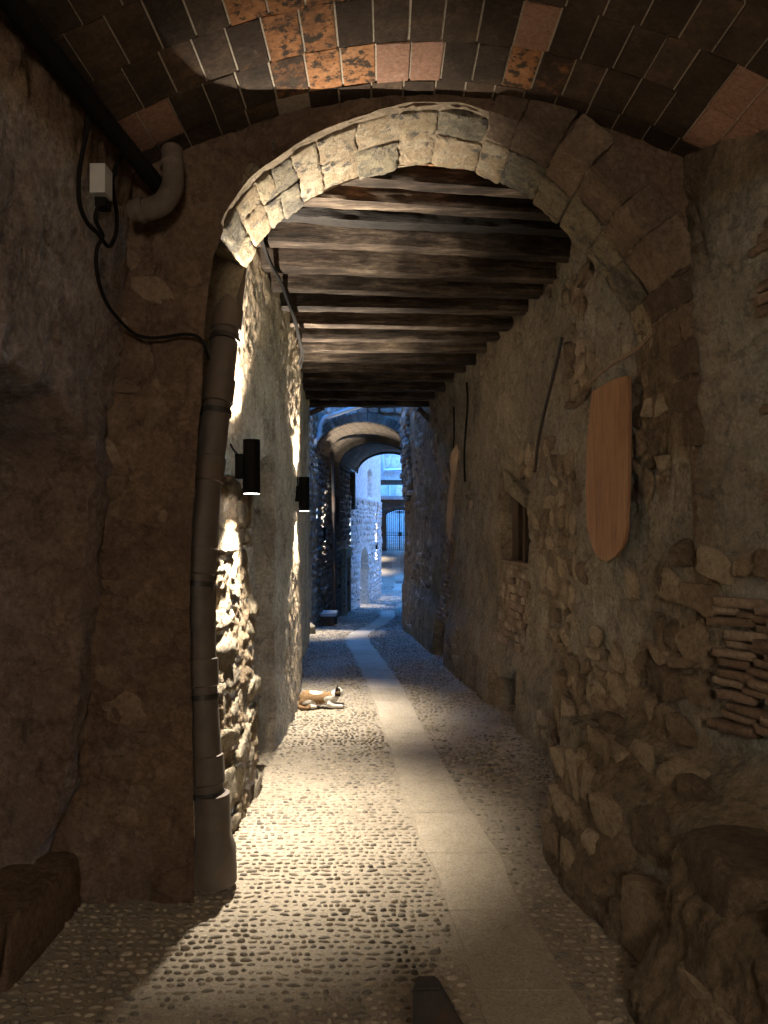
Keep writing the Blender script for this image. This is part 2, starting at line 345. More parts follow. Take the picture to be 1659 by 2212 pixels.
# paved strip (left edge px, right edge px at picture rows)
ST = [(2212,1052,1285),(2050,1000,1180),(1905,952,1100),(1846,919,1077),(1750,886,1010),(1700,868,985),(1600,838,926),(1480,795,865),(1394,751,802),(1376,749,794),(1357,783,814),(1333,824,853)]
stp = []
for py, a, b in ST:
    ga, gb = G(a, py), G(b, py); stp.append((ga[1], ga[0], gb[0]))
stp.sort(); stp = [(-4, stp[0][1] + .35, stp[0][2] + .35)] + stp + [(21.5, -.1, .3), (26.5, .35, .95), (29, .45, .85), (32, .35, .72), (36, .4, .82), (38, .55, .98)]
sd_ = np.array([p[0] for p in stp]); sl = np.array([p[1] for p in stp]); sr = np.array([p[2] for p in stp])
strip = lambda d: (np.interp(d, sd_, sl), np.interp(d, sd_, sr))
cuts = [-3.9, -2.5, -1.3, -.4, .5, 1.0, 1.5, 1.98, 2.45, 2.957, 3.47, 3.955]
while cuts[-1] < 37.3: cuts.append(cuts[-1] + (.52 if cuts[-1] < 13 else .9) * random.uniform(.85, 1.15))
for a, b in zip(cuts[:-1], cuts[1:]):
    if 19.2 < a < 26.3: continue
    ds = np.linspace(a + .0016, b - .0016, 5); top = []; bot = []
    for d in ds:
        l, r_ = strip(d); z = float(gz(d)) + .0075
        wob = .006 * math.sin(d * 40) + .004 * math.sin(d * 97)
        top += [(l + wob, d, z), (r_ + wob, d, z)]; bot += [(l + wob, d, z - .05), (r_ + wob, d, z - .05)]
    n = len(top); f = [(2*k, 2*k+1, 2*k+3, 2*k+2) for k in range(4)] + [(2*k, 2*k+2, n+2*k+2, n+2*k) for k in range(4)] + [(2*k+3, 2*k+1, n+2*k+1, n+2*k+3) for k in range(4)]
    f += [(1, 0, n, n+1), (n-2, n-1, 2*n-1, 2*n-2)]
    obj('paving_slab', top + bot, f, M['slab'], ground)
# pebbles
def half_ell(seg, rings):
    v = [(0, 0, 1)]; 
    for r_ in range(1, rings + 1):
        a = r_ / rings * math.pi / 2 * 1.12
        for k in range(seg): v.append((math.sin(a) * math.cos(2*math.pi*k/seg), math.sin(a) * math.sin(2*math.pi*k/seg), math.cos(a)))
    f = [(0, 1 + k, 1 + (k+1) % seg) for k in range(seg)]
    for r_ in range(rings - 1):
        b0 = 1 + r_ * seg; f += [(b0+k, b0+seg+k, b0+seg+(k+1)%seg, b0+(k+1)%seg) for k in range(seg)]
    return np.array(v), f
peb = []
d = 1.75
while d < 27.5:
    far = d > 12; rs = .037 if not far else .08
    xl, xr = float(lwx(d)) - .1, min(2.0, float(rwx(d)) + .12); a, b = strip(d); x = xl + random.uniform(0, .05)
    inblue = 19.2 < d < 26.3
    while x < xr:
        w = (.0158 if not far else .034) * random.choice([.65, .85, 1, 1.2, 1.7]); 
        if inblue or not (a - w * 1.1 < x + w < b + w * .1):
            peb.append((x + w, d + random.gauss(0, .12 * rs), w, rs * .25 * random.uniform(.7, 1.3)))
        x += 2 * w + random.uniform(.002, .011) * (1 if not far else 1.8)
    d += rs * random.uniform(.95, 1.05)
pa = np.array(peb); wear = fbm(np.stack([pa[:, 0] * 1.6, pa[:, 1] * 1.3, 0 * pa[:, 0]], 1), 3, 77)
zc = -.003 - .0035 * ss(.05, .6, wear) + RNG.normal(0, .0018, len(pa))
hh = .0115 * RNG.uniform(.75, 1.25, len(pa)); rot = RNG.normal(0, .16, len(pa)); bright = None
keep_ = zc + hh > .0005; pa, zc, hh, rot = pa[keep_], zc[keep_], hh[keep_], rot[keep_]
hv, hf = half_ell(8, 3); lv, lf = half_ell(6, 2)
pm = [mesh('pebble', hv * (1 + .1 * fbm(hv * 2 + k * 5, 2, k))[:, None], hf, M['pebble'], True) for k in range(6)]
dist = np.hypot(pa[:, 0], pa[:, 1]); dist[(np.abs(pa[:, 0]) > pa[:, 1] * .56) | (pa[:, 1] < 2.2)] = 99
order = np.argsort(dist); near = set(order[:290].tolist())
for lo, (bv, bf) in ((True, (hv, hf)), (False, (lv, lf))):
    idx = [i for i in range(len(pa)) if i not in near and ((pa[i, 1] < 6) == lo)]
    ii = np.array(idx); c, s_ = np.cos(rot[ii]), np.sin(rot[ii])
    lx = bv[None, :, 0] * pa[ii, 2][:, None]; ly = bv[None, :, 1] * pa[ii, 3][:, None]
    k = 1 + .12 * RNG.normal(0, 1, lx.shape) * (1 if lo else 0)
    lx = lx * k
    vx = pa[ii, 0][:, None] + lx * c[:, None] - ly * s_[:, None]; vy = pa[ii, 1][:, None] + lx * s_[:, None] + ly * c[:, None]
    vz = gz(pa[ii, 1])[:, None] + zc[ii][:, None] + bv[None, :, 2] * hh[ii][:, None] * np.where(pa[ii, 1] > 12, 1.4, 1)[:, None]
    V = np.stack([vx, vy, vz], 2).reshape(-1, 3); nb = len(bv)
    F = [[q + j * nb for q in ff] for j in range(len(ii)) for ff in bf]
    obj('pebbles', V, F, M['pebble'], ground, True, kind='stuff')
for j in near:
    o = bpy.data.objects.new('pebble', pm[j % 6]); o.location = (pa[j, 0], pa[j, 1], float(gz(pa[j, 1])) + zc[j]); o.scale = (pa[j, 2], pa[j, 3], hh[j]); o.rotation_euler = (0, 0, rot[j]); link(o, ground)

# ------------------------------------------------------------------ right wall
def off_right(x, y, z):
    o = rough(x, y, z, .034, 3, 1.0, .75)
    pl = ss(.72, .42, z + .04 * np.sin(y * 9)) * (ss(4.0, 3.55, y) * .30 + .04) + .16 * ss(2.75, 2.35, y) * ss(.60, .56, z)
    pl = pl + .09 * ss(.34, .05, z) * ss(4.2, 3.6, y)
    o = o + pl + .06 * ss(1.0, .0, z) * ss(12.5, 9, y)
    lean = .05 * ss(1.5, 3.3, z) * ss(2.6, 2.9, y)
    o = o + lean
    w = ss(5.52, 5.55, y) * ss(6.32, 6.29, y) * ss(1.26, 1.29, z + 0 * y) * ss(1.93 , 1.90, z - .25 * (y - 5.9))      # shuttered window recess
    o = o * (1 - w) - .26 * w
    h = ss(5.55, 5.6, y) * ss(6.35, 6.3, y) * ss(.40, .36, z - .08 * np.sin(y * 6)); o = o * (1 - h) - .30 * h           # hole at the foot
    h = ss(8.3, 8.35, y) * ss(8.9, 8.85, y) * ss(.42, .38, z); o = o * (1 - h) - .14 * h
    h = ss(2.42, 2.36, y) * ss(.60, .63, z) * ss(.80, .76, z + .15 * (y - 2.2)); o = o * (1 - h) - .4 * h                  # dark cavity above the ledge
    h = ss(3.0, 2.85, y) * ss(1.85, 2.0, z) ; o = o + .0 * h
    return o
rb_r = Ribbon(RW, -1, STEP_N, off_right)
rwall = rb_r.build('rubble_wall', -1.2, 3.65, .016, M['plaster'])
tag(rwall, 'long rough brown plaster and rubble wall running along the right of the lane', 'wall')
upper = Ribbon([p for p in RW if p[1] >= 9], -1, lambda y: .07, lambda x, y, z: rough(x, y, z, .03, 3))
def in_view(x, y, z): return y > .3 and abs(x / y) < .56
# stones at the near foot, then scattered ones further on
def keepA(x, y, z):
    a = fbm(np.array([[x * 2.2, y * 1.7, z * 1.7]]), 3, 41)[0]
    return in_view(x, y, z) and a > (-.10 if (y < 4.6 and z < 1.35) else .16) and not (5.4 < y < 6.45 and z < 2.0) and not (1.9 < y < 2.95 and .66 < z < 1.3)
place_rocks(rwall, rb_r, course_list(rb_r, 1.9, 4.9, .05, 1.5, .125, .19, 5, .6), 'stone', .036, .006, nmax=140, sub=4, keep=keepA, seed=3, tilt=.35, shrink=1.0)
keepB = lambda x, y, z: in_view(x, y, z) and fbm(np.array([[x * 1.5, y * 1.2, z * 1.5]]), 3, 45)[0] > .20 and not (5.4 < y < 6.45 and z < 2.0)
place_rocks(rwall, rb_r, course_list(rb_r, 3.2, 9.8, .1, 3.1, .11, .16, 6, .45), 'stone', .028, .003, nmax=140, sub=3, keep=keepB, seed=4, tilt=.45)
place_rocks(rwall, rb_r, course_list(rb_r, 9.8, 14, -.5, 3.6, .13, .24, 8), 'stone', .022, -.002, nmax=0, keep=lambda x, y, z: fbm(np.array([[x, y * 1.2, z * 1.2]]), 2, 47)[0] > -.15, seed=5)
upw = upper.build('house_wall', 3.6, 10.5, .08, M['stone']); tag(upw, 'unseen upper stone wall on the right side of the open lane, made tall to limit daylight', 'wall')  # out of view, height raised to cut skylight in the open lane

def brick_patch(parent, rb, y0, y1, z0, z1, bh, bw, dep, out, mat, seed, curve=0, miss=.08, gap=.006):
    r = random.Random(seed); sa, sb = sorted((rb.s_of_y(y0), rb.s_of_y(y1))); z = z0; n = 0
    while z < z1:
        s = sa - r.uniform(0, bw); h = bh * r.uniform(.85, 1.15)
        while s < sb:
            w = bw * r.uniform(.6, 1.1); sc = s + w / 2
            if sa - .03 < sc < sb + .03 and r.random() > miss:
                u = (sc - sa) / (sb - sa); x, y, nx, ny = [float(q) for q in rb.at(sc)]
                zz = z + curve * (u - .5) ** 2; p = rb.surf(np.array([sc]), np.array([zz]))[0]
                o = out + r.uniform(-.3, .3) * dep; 
                ang = math.atan2(2 * curve * (u - .5), (sb - sa)) 
                me = r.choice(BR)[0] if mat == 'brick' else r.choice(BR)[1]
                ob = bpy.data.objects.new('brick', me)
                rot = Matrix(((-ny, nx, 0), (nx, ny, 0), (0, 0, 1))).transposed().to_4x4() @ Matrix.Rotation(-ang * (1 if -ny > 0 else -1) * 1 + r.uniform(-.03, .03), 4, 'Y')
                COL.objects.link(ob); ob.parent = parent; ob.matrix_parent_inverse = Matrix.Translation(-Vector(parent.location))
                ob.matrix_basis = Matrix.Translation((p[0] + nx * (o - dep * .2), p[1] + ny * (o - dep * .2), zz)) @ rot @ Matrix.Diagonal((w / 2 - gap, dep, h / 2 - gap, 1)); n += 1
            s += w
        z += h
    return n
def brick_mesh(seed, mat):
    bm = bmesh.new(); bmesh.ops.create_cube(bm, size=2); bmesh.ops.bevel(bm, geom=bm.edges[:], offset=.07, segments=1, affect='EDGES')
    bmesh.ops.subdivide_edges(bm, edges=[e for e in bm.edges if e.calc_length() > 1], cuts=1, use_grid_fill=True)
    v = np.array([q.co[:] for q in bm.verts]); f = [[q.index for q in fc.verts] for fc in bm.faces]; bm.free()
    v *= (1 + .10 * fbm(v * 1.7 + seed * 3, 2, seed))[:, None]
    return mesh('brick', v, f, M[mat], True)
BR = [(brick_mesh(i, 'brick'), brick_mesh(i, 'cool_stone')) for i in range(7)]
brick_patch(rwall, rb_r, 1.75, 2.86, .80, 1.32, .040, .22, .05, .014, 'brick', 1, curve=.07, gap=.003)
brick_patch(rwall, rb_r, 1.9, 2.62, 1.7, 2.75, .045, .19, .035, -.008, 'brick', 2, curve=.03, miss=.35)
brick_patch(rwall, rb_r, 5.55, 6.25, .62, 1.24, .06, .13, .018, .0, 'brick', 3, miss=.2)
brick_patch(rwall, rb_r, 8.3, 8.8, .5, 1.5, .06, .14, .018, .0, 'brick', 4, miss=.2)
brick_patch(rwall, rb_r, 11.4, 12.3, 2.0, 3.4, .085, .26, .04, .03, 'stone', 5, miss=.0)

# ledge blocks at the lower right
def block(name, c, h, rotz, mat, seed, parent=None, amp=.09, sub=12, **kw):
    bm = bmesh.new(); bmesh.ops.create_cube(bm, size=2); bmesh.ops.subdivide_edges(bm, edges=bm.edges[:], cuts=sub, use_grid_fill=True)
    v = np.array([q.co[:] for q in bm.verts]); f = [[q.index for q in fc.verts] for fc in bm.faces]; bm.free()
    q_ = np.random.default_rng(seed * 7 + 1); N = q_.normal(size=(7, 3)); N /= np.linalg.norm(N, axis=1)[:, None]; N = np.concatenate([N, np.eye(3), -np.eye(3)]) + q_.normal(0, .05, (13, 3)); D = np.r_[q_.uniform(1.15, 1.4, 7), np.full(6, .97)]
    n = (np.maximum(0, v @ N.T / D) ** 20).sum(1) ** (1 / 20.); v = v / np.maximum(n, 1e-6)[:, None] * (1 + amp * .5 * fbm(v * 1.1 + seed, 2, seed) + amp * .4 * fbm(v * 3.1 + seed, 4, seed + 2, .65) + amp * .25 * fbm(v * 9 + seed, 3, seed + 4, .7))[:, None]
    v = v * np.array(h); c_, s_ = math.cos(rotz), math.sin(rotz)
    v = np.stack([v[:, 0] * c_ - v[:, 1] * s_ + c[0], v[:, 0] * s_ + v[:, 1] * c_ + c[1], v[:, 2] + c[2]], 1)
    return obj(name, v, f, mat, parent, True, **kw)
block('stone', (1.20, 2.20, .44), (.23, .26, .165), -.08, M['stone'], 3, rwall)
block('stone', (1.22, 1.7, .44), (.22, .22, .15), .05, M['stone'], 9, rwall)
block('stone', (1.02, 2.0, .17), (.14, .20, .12), .1, M['stone'], 5, rwall)
block('stone', (1.06, 2.5, .14), (.13, .22, .14), .2, M['stone'], 6, rwall)
block('stone', (1.04, 2.95, .20), (.13, .17, .18), .1, M['stone'], 16, rwall)
block('stone', (.98, 3.42, .16), (.12, .16, .15), .1, M['stone'], 7, rwall)
block('stone', (1.10, 3.78, .42), (.11, .19, .13), .1, M['stone_pale'], 8, rwall, amp=.13)
block('stone', (1.10, 3.28, .44), (.10, .13, .15), .1, M['stone'], 28, rwall, amp=.13)
block('stone', (1.12, 4.1, .14), (.10, .20, .13), .1, M['stone'], 18, rwall, amp=.13)

# ------------------------------------------------------------------ left wall beyond the arch
def off_left(x, y, z):
    o = rough(x, y, z, .024, 13, 1.6, 1.0) + .006 * fbm(np.stack([x * 30, y * 30, z * 18], 1), 3, 57, .7)
    o = o + .085 * ss(2.0, 2.9, z) * ss(4.5, 3.4, y) + .05 * ss(.8, 0, z) * ss(4.6, 4.2, y) - .02
    low = ss(1.9, 1.6, z) * ss(4.45, 4.3, y); o = o + low * .010 + low * .034 * fbm(np.stack([x * 6, y * 6, z * 11], 1), 5, 55, .7)
    n = ss(4.40, 4.43, y) * ss(5.03, 5.0, y) * ss(2.03, 1.99, z - .04 * np.sin(y * 8)); o = o * (1 - n) - .30 * n
    return o
rb_l = Ribbon(LW, 1, lambda y: .011 if y < 6.4 else .03, off_left)
lwall = rb_l.build('house_wall', -.6, 3.65, .013, M['plaster'])
tag(lwall, 'left house wall of pale plaster over rough stones, with a blocked doorway, behind the downpipe', 'wall')
place_rocks(lwall, rb_l, course_list(rb_l, 3.4, 4.42, .0, 1.8, .15, .24, 21, .4), 'stone_pale', .034, -.012, nmax=110, sub=4, shrink=1.08, keep=lambda x, y, z: 3.5 < y < 4.40, seed=6, tilt=.2)
place_rocks(lwall, rb_l, course_list(rb_l, 4.44, 4.98, .05, 1.8, .16, .2, 22, .3), 'stone', .03, -.005, nmax=40, keep=lambda x, y, z: False, seed=7)
place_rocks(lwall, rb_l, course_list(rb_l, 10.2, 14, -.5, 3.6, .14, .2, 23, .3), 'cool_stone', .035, .005, nmax=120, seed=8)
rb_lu = Ribbon([p for p in LW if p[1] >= 9.9], 1, lambda y: .07, lambda x, y, z: rough(x, y, z, .03, 14))
lup = rb_lu.build('house_wall', 3.6, 10.5, .08, M['cool_stone']); tag(lup, 'unseen upper stone wall on the left side of the open lane, made tall to limit daylight', 'wall')  # out of view as well, raised to hold back the skylight

# ------------------------------------------------------------------ near left wall with the dark arched niche and kerb
def off_near(x, y, z):
    o = rough(x, y, z, .034, 33, 1.2, 1.0) - .13 + .085 * z
    top = 2.06 - .24 * (np.clip(y - 2.4, 0, 1) / .45) ** 2 + .015 * np.sin(y * 23)
    n = ss(2.87, 2.83, y) * ss(1.2, 1.25, y) * ss(top + .02, top - .02, z); o = o * (1 - n) + (-.50) * n
    return o - .10 * ss(.6, .2, z)
rb_n = Ribbon(LN, 1, lambda y: .016 if y > 1 else .08, off_near)
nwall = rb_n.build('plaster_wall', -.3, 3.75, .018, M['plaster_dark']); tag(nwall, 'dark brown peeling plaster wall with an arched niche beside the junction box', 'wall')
bwall = MB().box((-1.7, -4.4, -.3), (1.9, -4.15, 3.8)).obj('light_stop_wall', M['plaster_dark']); tag(bwall, 'added plaster wall behind the viewer, shutting daylight out of the passage', 'wall')  # unseen wall put in so no daylight enters from behind

kerb = empty('stone_kerb', (-1.36, 2.3, 0), 'low rough stone kerb running along the foot of the dark niche wall', 'kerb')
for q, (ya_, yb_) in enumerate(((.2, 1.0), (1.0, 1.7), (1.7, 2.42), (2.42, 3.02))): block('kerb_stone', (-1.40, (ya_ + yb_) / 2, .10), (.13, (yb_ - ya_) / 2 + .01, .15), 0, M['plaster_dark'], 60 + q, kerb, amp=.07)
# ------------------------------------------------------------------ near arch
AR = [(-.80,-.05),(-.805,.5),(-.82,1.2),(-.80,1.7),(-.775,2.1),(-.755,2.45),(-.725,2.68),(-.667,2.865),(-.592,2.985),(-.512,3.07),(-.415,3.145),(-.32,3.205),(-.19,3.262),(-.04,3.315),(.135,3.35),(.33,3.345),(.52,3.286),(.774,3.15),(.968,2.94),(1.18,2.65),(1.255,2.40),(1.285,2.1),(1.31,1.2),(1.33,-.05)]
def resample(pts, step):
    p = np.array([tuple(q)[:2] for q in spline([(a, b, 0) for a, b in pts], 8)]); L = np.r_[0, np.cumsum(np.hypot(*np.diff(p, axis=0).T))]
    t = np.linspace(0, L[-1], int(L[-1] / step)); return np.stack([np.interp(t, L, p[:, 0]), np.interp(t, L, p[:, 1])], 1), t
def face_wall(name, inner, outer, y, amp, seed, mat, step_v=24, sgn=-1, **kw):
    n = len(inner); T = np.linspace(0, 1, step_v) ** 1.0
    v = (inner[:, None, :] * (1 - T)[None, :, None] + outer[:, None, :] * T[None, :, None]).reshape(-1, 2)
    V = np.stack([v[:, 0], np.full(len(v), y), v[:, 1]], 1); V[:, 1] += sgn * rough(V[:, 0], V[:, 1], V[:, 2], amp, seed, 1.2, 1.0)
    m = step_v; i = (np.arange(n - 1)[:, None] * m + np.arange(m - 1)[None]).ravel(); f = np.stack([i, i + 1, i + m + 1, i + m], 1)
    return obj(name, V, f if sgn < 0 else f[:, ::-1], mat, smooth=True, **kw)
inn, tt = resample(AR, .014)
cc = np.array([.22, 2.2])
outr = inn.copy()
for k_, (x, z) in enumerate(inn):
    if z < 2.2: outr[k_] = (-1.5 if x < 0 else 1.62, z)
    else:
        dx, dz = x - cc[0], z - cc[1]; s_ = min((1.72 if dx < 0 else 1.4) / max(abs(dx), 1e-4), 1.45 / max(dz, 1e-4)); outr[k_] = (cc[0] + dx * s_, cc[1] + dz * s_)
nz = fbm(np.stack([inn[:, 0] * 9, inn[:, 1] * 9, 0 * inn[:, 0]], 1), 4, 66, .7) * .022 * ((inn[:, 0] < .6) & (inn[:, 1] > 2.7))
rad = inn - cc; rad /= np.linalg.norm(rad, axis=1)[:, None]; innf = inn + rad * (nz + .01 * (inn[:, 1] > 2.84))[:, None]
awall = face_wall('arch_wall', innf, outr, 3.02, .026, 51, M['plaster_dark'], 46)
tag(awall, 'massive stone arch of rough voussoirs on a dark plastered pier crossing the lane', 'arch')
back = face_wall('back_face', inn * 1.0 + 0, outr, 3.50, .01, 52, M['mortar'], 12, 1); back.parent = awall; back.matrix_parent_inverse = Matrix.Translation(-Vector(awall.location))
# soffit backing behind the voussoirs
k0, k1 = np.argmax(inn[:, 1] > 2.84), len(inn) - np.argmax(inn[::-1, 1] > 1.9)
so_ = inn[k0:k1] ; ys = np.linspace(3.0, 3.52, 14)
V = np.array([(x + (x - .22) * .008, y, z + .009) for x, z in so_ for y in ys]); V[:, 2] += .010 * fbm(V * 9, 4, 4)
i = (np.arange(len(so_) - 1)[:, None] * 14 + np.arange(13)[None]).ravel()
obj('soffit', V, np.stack([i, i + 1, i + 15, i + 14], 1), M['mortar'], awall, True)
def voussoir(p0, p1, th, ya, yb, seed, mat, parent, n=12, amp=.010, name='voussoir'):
    """rough block between two intrados points, th thick radially, from depth ya to yb"""
    p0, p1 = np.array(p0), np.array(p1); t = (p1 - p0) / np.linalg.norm(p1 - p0); nn = np.array([-t[1], t[0]])
    g = np.linspace(-1, 1, n); bm = bmesh.new(); bmesh.ops.create_cube(bm, size=2); bmesh.ops.subdivide_edges(bm, edges=bm.edges[:], cuts=n - 1, use_grid_fill=True)
    v = np.array([q.co[:] for q in bm.verts]); f = [[q.index for q in fc.verts] for fc in bm.faces]; bm.free()
    r_ = (np.abs(v) ** 16).sum(1) ** (1 / 16.); v = v / r_[:, None]
    u, w, q = v[:, 0], v[:, 1], v[:, 2]
    L = np.linalg.norm(p1 - p0); flare = 1 + .12 * (q + 1) / 2
    mid = (p0 + p1) / 2
    X2 = mid[0] + t[0] * u * L / 2 * flare * 1.0 + nn[0] * (q + 1) / 2 * th; Z2 = mid[1] + t[1] * u * L / 2 * flare * 1.0 + nn[1] * (q + 1) / 2 * th
    V = np.stack([X2, (ya + yb) / 2 + w * (yb - ya) / 2 * .985, Z2], 1)
    dirn = np.stack([t[0] * u - nn[0] * (q < 0) * 1.0, w * .7, t[1] * u - nn[1] * (q < 0)], 1)
    V += dirn * (amp * (fbm(V * 9 + seed * 3.1, 4, seed) + .9 * fbm(V * 30 + seed, 3, seed, .8)))[:, None]
    return obj(name, V, f, mat, parent, True)
L0 = tt[k0]; k = 0; Lc = L0; r1 = random.Random(5)
while Lc < tt[k1 - 1] - .08:
    w = r1.uniform(.11, .22) if Lc - L0 > .5 else r1.uniform(.08, .13)
    a = np.array([np.interp(Lc, tt, inn[:, 0]), np.interp(Lc, tt, inn[:, 1])]); b = np.array([np.interp(Lc + w, tt, inn[:, 0]), np.interp(Lc + w, tt, inn[:, 1])])
    split = 3.0 + r1.choice([.20, .26, .32, .24]); dn = r1.uniform(-.006, .006)
    t = (b - a) / np.linalg.norm(b - a); nn = np.array([-t[1], t[0]])
    up = 1 if nn[1] > 0 or (a[0] < 0 and nn[0] < 0) or (a[0] > .5 and nn[0] > 0) else -1
    if up < 0: a, b = b, a; nn = -nn
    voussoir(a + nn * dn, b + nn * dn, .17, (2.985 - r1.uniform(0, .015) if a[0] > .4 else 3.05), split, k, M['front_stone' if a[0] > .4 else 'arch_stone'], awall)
    dn2 = r1.uniform(-.012, .004)
    voussoir(a + nn * dn2, b + nn * dn2, .17, split + .004, 3.52 + r1.uniform(-.02, .02), k + 100, M['arch_stone'], awall)
    k += 1; Lc += w
# face stones set in the pier
class FaceRb:                                           # lets the stone placer work on the pier face
    def at(s, L): return L, 3.02 + 0 * L, 0 * L, -1 + 0 * L
    def surf(s, L, z):
        V = np.stack([L, 3.02 + 0 * L, z], 1); V[:, 1] -= rough(V[:, 0], V[:, 1], V[:, 2], .026, 51, 1.2, 1.0); return V
fr = FaceRb(); r2 = random.Random(9); fl = []
z = .1
while z < 3.0:
    h = r2.uniform(.09, .17); x = -1.22
    while x < -.86:
        w = r2.uniform(.12, .26); fl.append((x + w / 2, z + h / 2, w / 2, h / 2)); x += w
    z += h
M['pier_stone'] = earth('pier_stone', [(.2, (.09,.06,.04)), (.45, (.18,.125,.085)), (.6, (.25,.18,.125)), (.8, (.33,.26,.19))], var=.3, scale=4, bd=.01)
place_rocks(awall, fr, fl, 'pier_stone', .03, -.006, nmax=60, keep=lambda x, y, z: r2.random() < (.75 if 1.6 < z < 2.6 else .3) and x + .1 < -.84, seed=12, tilt=.2)

# ------------------------------------------------------------------ tiled vault over the viewer
def vz(x): return 3.40 - .34 * np.clip(np.abs((x - .17) / (1.24 if 1 else 1)), 0, 1.4) ** 2
vx = np.linspace(-1.35, 1.65, 70); vyy = np.linspace(-4.3, 3.06, 40)
V = np.array([(x, y, float(vz(x)) + .007) for x in vx for y in vyy]); i = (np.arange(69)[:, None] * 40 + np.arange(39)[None]).ravel()
vault = obj('tiled_vault', V, np.stack([i, i + 1, i + 41, i + 40], 1), M['joint'], smooth=True); tag(vault, 'low barrel vault of square clay tiles overhead, in front of the stone arch', 'vault')
arcx = np.linspace(-1.25, 1.6, 400); arcl = np.r_[0, np.cumsum(np.hypot(np.diff(arcx), np.diff(vz(arcx))))]
rt = random.Random(31); row = 0; y1 = 3.03
while y1 > 1.6:
    ln = .115 if row == 0 else .235; y0 = y1 - ln; L = rt.uniform(0, .12)
    while L < arcl[-1] - .05:
        w = .128 * rt.uniform(.93, 1.08); xs = np.interp([L + .0045, L + w * .5, L + w - .0045], arcl, arcx); xm = xs[1]
        u = rt.random()
        if row <= 1 and .0 < xm < .25 and row == 1: mt = 'tile_pink'
        elif 1.2 < xm and row in (1, 2): mt = 'tile_pink'
        elif xm < -.75 and row <= 1: mt = 'tile_pink' if row == 1 else 'tile_dark'
        elif row == 2 and (.28 < xm < .40 or .52 < xm < .66): mt = 'tile_pink'
        elif row == 1 and -.62 < xm < .0 or row == 2 and -.36 < xm < .02 or row == 3 and -.42 < xm < .1: mt = 'tile_orange' if u < .85 else 'tile_dark'
        elif row == 1 and -.60 < xm < .02 and u < .92 or row != 1 and -.5 < xm < .08 and u < .78: mt = 'tile_orange'
        elif .15 < xm < .8 and u < .10: mt = 'tile_orange'
        else: mt = 'tile_dark'
        dz = rt.uniform(-.003, .002); j = [rt.uniform(-.004, .003) for _ in range(4)]
        lo = [(xs[q], yy + j[(q + a) % 4], float(vz(xs[q])) + dz) for q in range(3) for a, yy in ((0, y0 + .002), (1, y1 - .002))]
        hi = [(a, b, c + .02) for a, b, c in lo]; n = 6
        f = [(0,2,3,1),(2,4,5,3),(0,1,7,6),(4,10,11,5),(0,6,8,2),(2,8,10,4),(1,3,9,7),(3,5,11,9)]
        if not (row == 0 and (rt.random() < .12)): obj('tile', lo + hi, f, M[mt], vault)
        L += w
    y1 = y0; row += 1

# ------------------------------------------------------------------ lamps
def ell(c, r, rz=0, ry=0, n=20, m=12):
    v = []; f = []
    for i in range(m + 1):
        th = math.pi * i / m
        for j in range(n): ph = 2*math.pi*j/n; v.append(Matrix.Rotation(rz, 3, 'Z') @ Matrix.Rotation(ry, 3, 'Y') @ Vector((r[0]*math.sin(th)*math.cos(ph), r[1]*math.sin(th)*math.sin(ph), r[2]*math.cos(th))) + Vector(c))
    for i in range(m):
        for j in range(n): f.append((i*n+j, (i+1)*n+j, (i+1)*n+(j+1)%n, i*n+(j+1)%n))
    return v, f
def cyl(r, z0, z1, n=24):
    mb = MB(); v = []; 
    for rr, z in ((r, z0), (r, z1), (r * .9, z1), (r * .9, z1 - .03), ):
        v += [(rr * math.cos(2*math.pi*k/n), rr * math.sin(2*math.pi*k/n), z) for k in range(n)]
    f = [(a*n+k, a*n+(k+1)%n, (a+1)*n+(k+1)%n, (a+1)*n+k) for a in range(3) for k in range(n)]
    v2 = [(x, y, -z) for x, y, z in v]; m = len(v); 
    return v, f
def lamp_body(r=.045, h=.1425, n=28):
    prof = [(r*.86, -h+.02), (r*.86, -h+.004), (r, -h), (r, h), (r*.86, h-.004), (r*.86, h-.02)]
    v = [(a*math.cos(2*math.pi*k/n), a*math.sin(2*math.pi*k/n), z) for a, z in prof for k in range(n)]
    f = [(a*n+k, a*n+(k+1)%n, (a+1)*n+(k+1)%n, (a+1)*n+k) for a in range(len(prof)-1) for k in range(n)]
    return v, f
def disc(r, z, n=28, flip=False):
    return [(r*math.cos(2*math.pi*k/n), r*math.sin(2*math.pi*k/n), z) for k in range(n)], [tuple(range(n))[::-1] if flip else tuple(range(n))]
BODY = mesh('lamp_body', *lamp_body(), M['black_metal'], True)
LENS_D = mesh('lens', *disc(.041, -.1432, flip=True), M['lens']); LENS_U = mesh('lens', *disc(.0385, .139), M['lens'])
BRK = MB().box((-.082, -.03, -.065), (-.040, .03, .065)); BRKm = mesh('bracket', BRK.v, BRK.f, M['black_metal'])
def spot(par, z, down, power, size, blend=1.0):
    l = bpy.data.lights.new('bulb', 'SPOT'); l.energy = power; l.color = LAMP_COL; l.spot_size = R(size); l.spot_blend = blend; l.shadow_soft_size = .018
    o = bpy.data.objects.new('bulb', l); COL.objects.link(o); o.parent = par; o.location = (0, 0, z); o.rotation_euler = (0, 0 if down else math.pi, 0)
def lamp(loc, label, rz=0, pd=1, pu=1, sd_=86, su=108):
    t = empty('wall_lamp', loc, label, 'lamp', 'black cylinder wall lamps along the left wall'); t.rotation_euler = (0, 0, rz)
    for nm, me in (('lamp_body', BODY), ('lens', LENS_D), ('lens', LENS_U), ('bracket', BRKm)):
        o = bpy.data.objects.new(nm, me); COL.objects.link(o); o.parent = t
    if pd: spot(t, -.156, True, LAMP_DOWN * pd, sd_)
    if pu: spot(t, .156, False, LAMP_UP * pu, su)
    return t
lamp(P(543.5, 1008, 3.8), 'nearest black cylinder lamp on the left wall beside the downpipe', pd=1.25, pu=1.4)
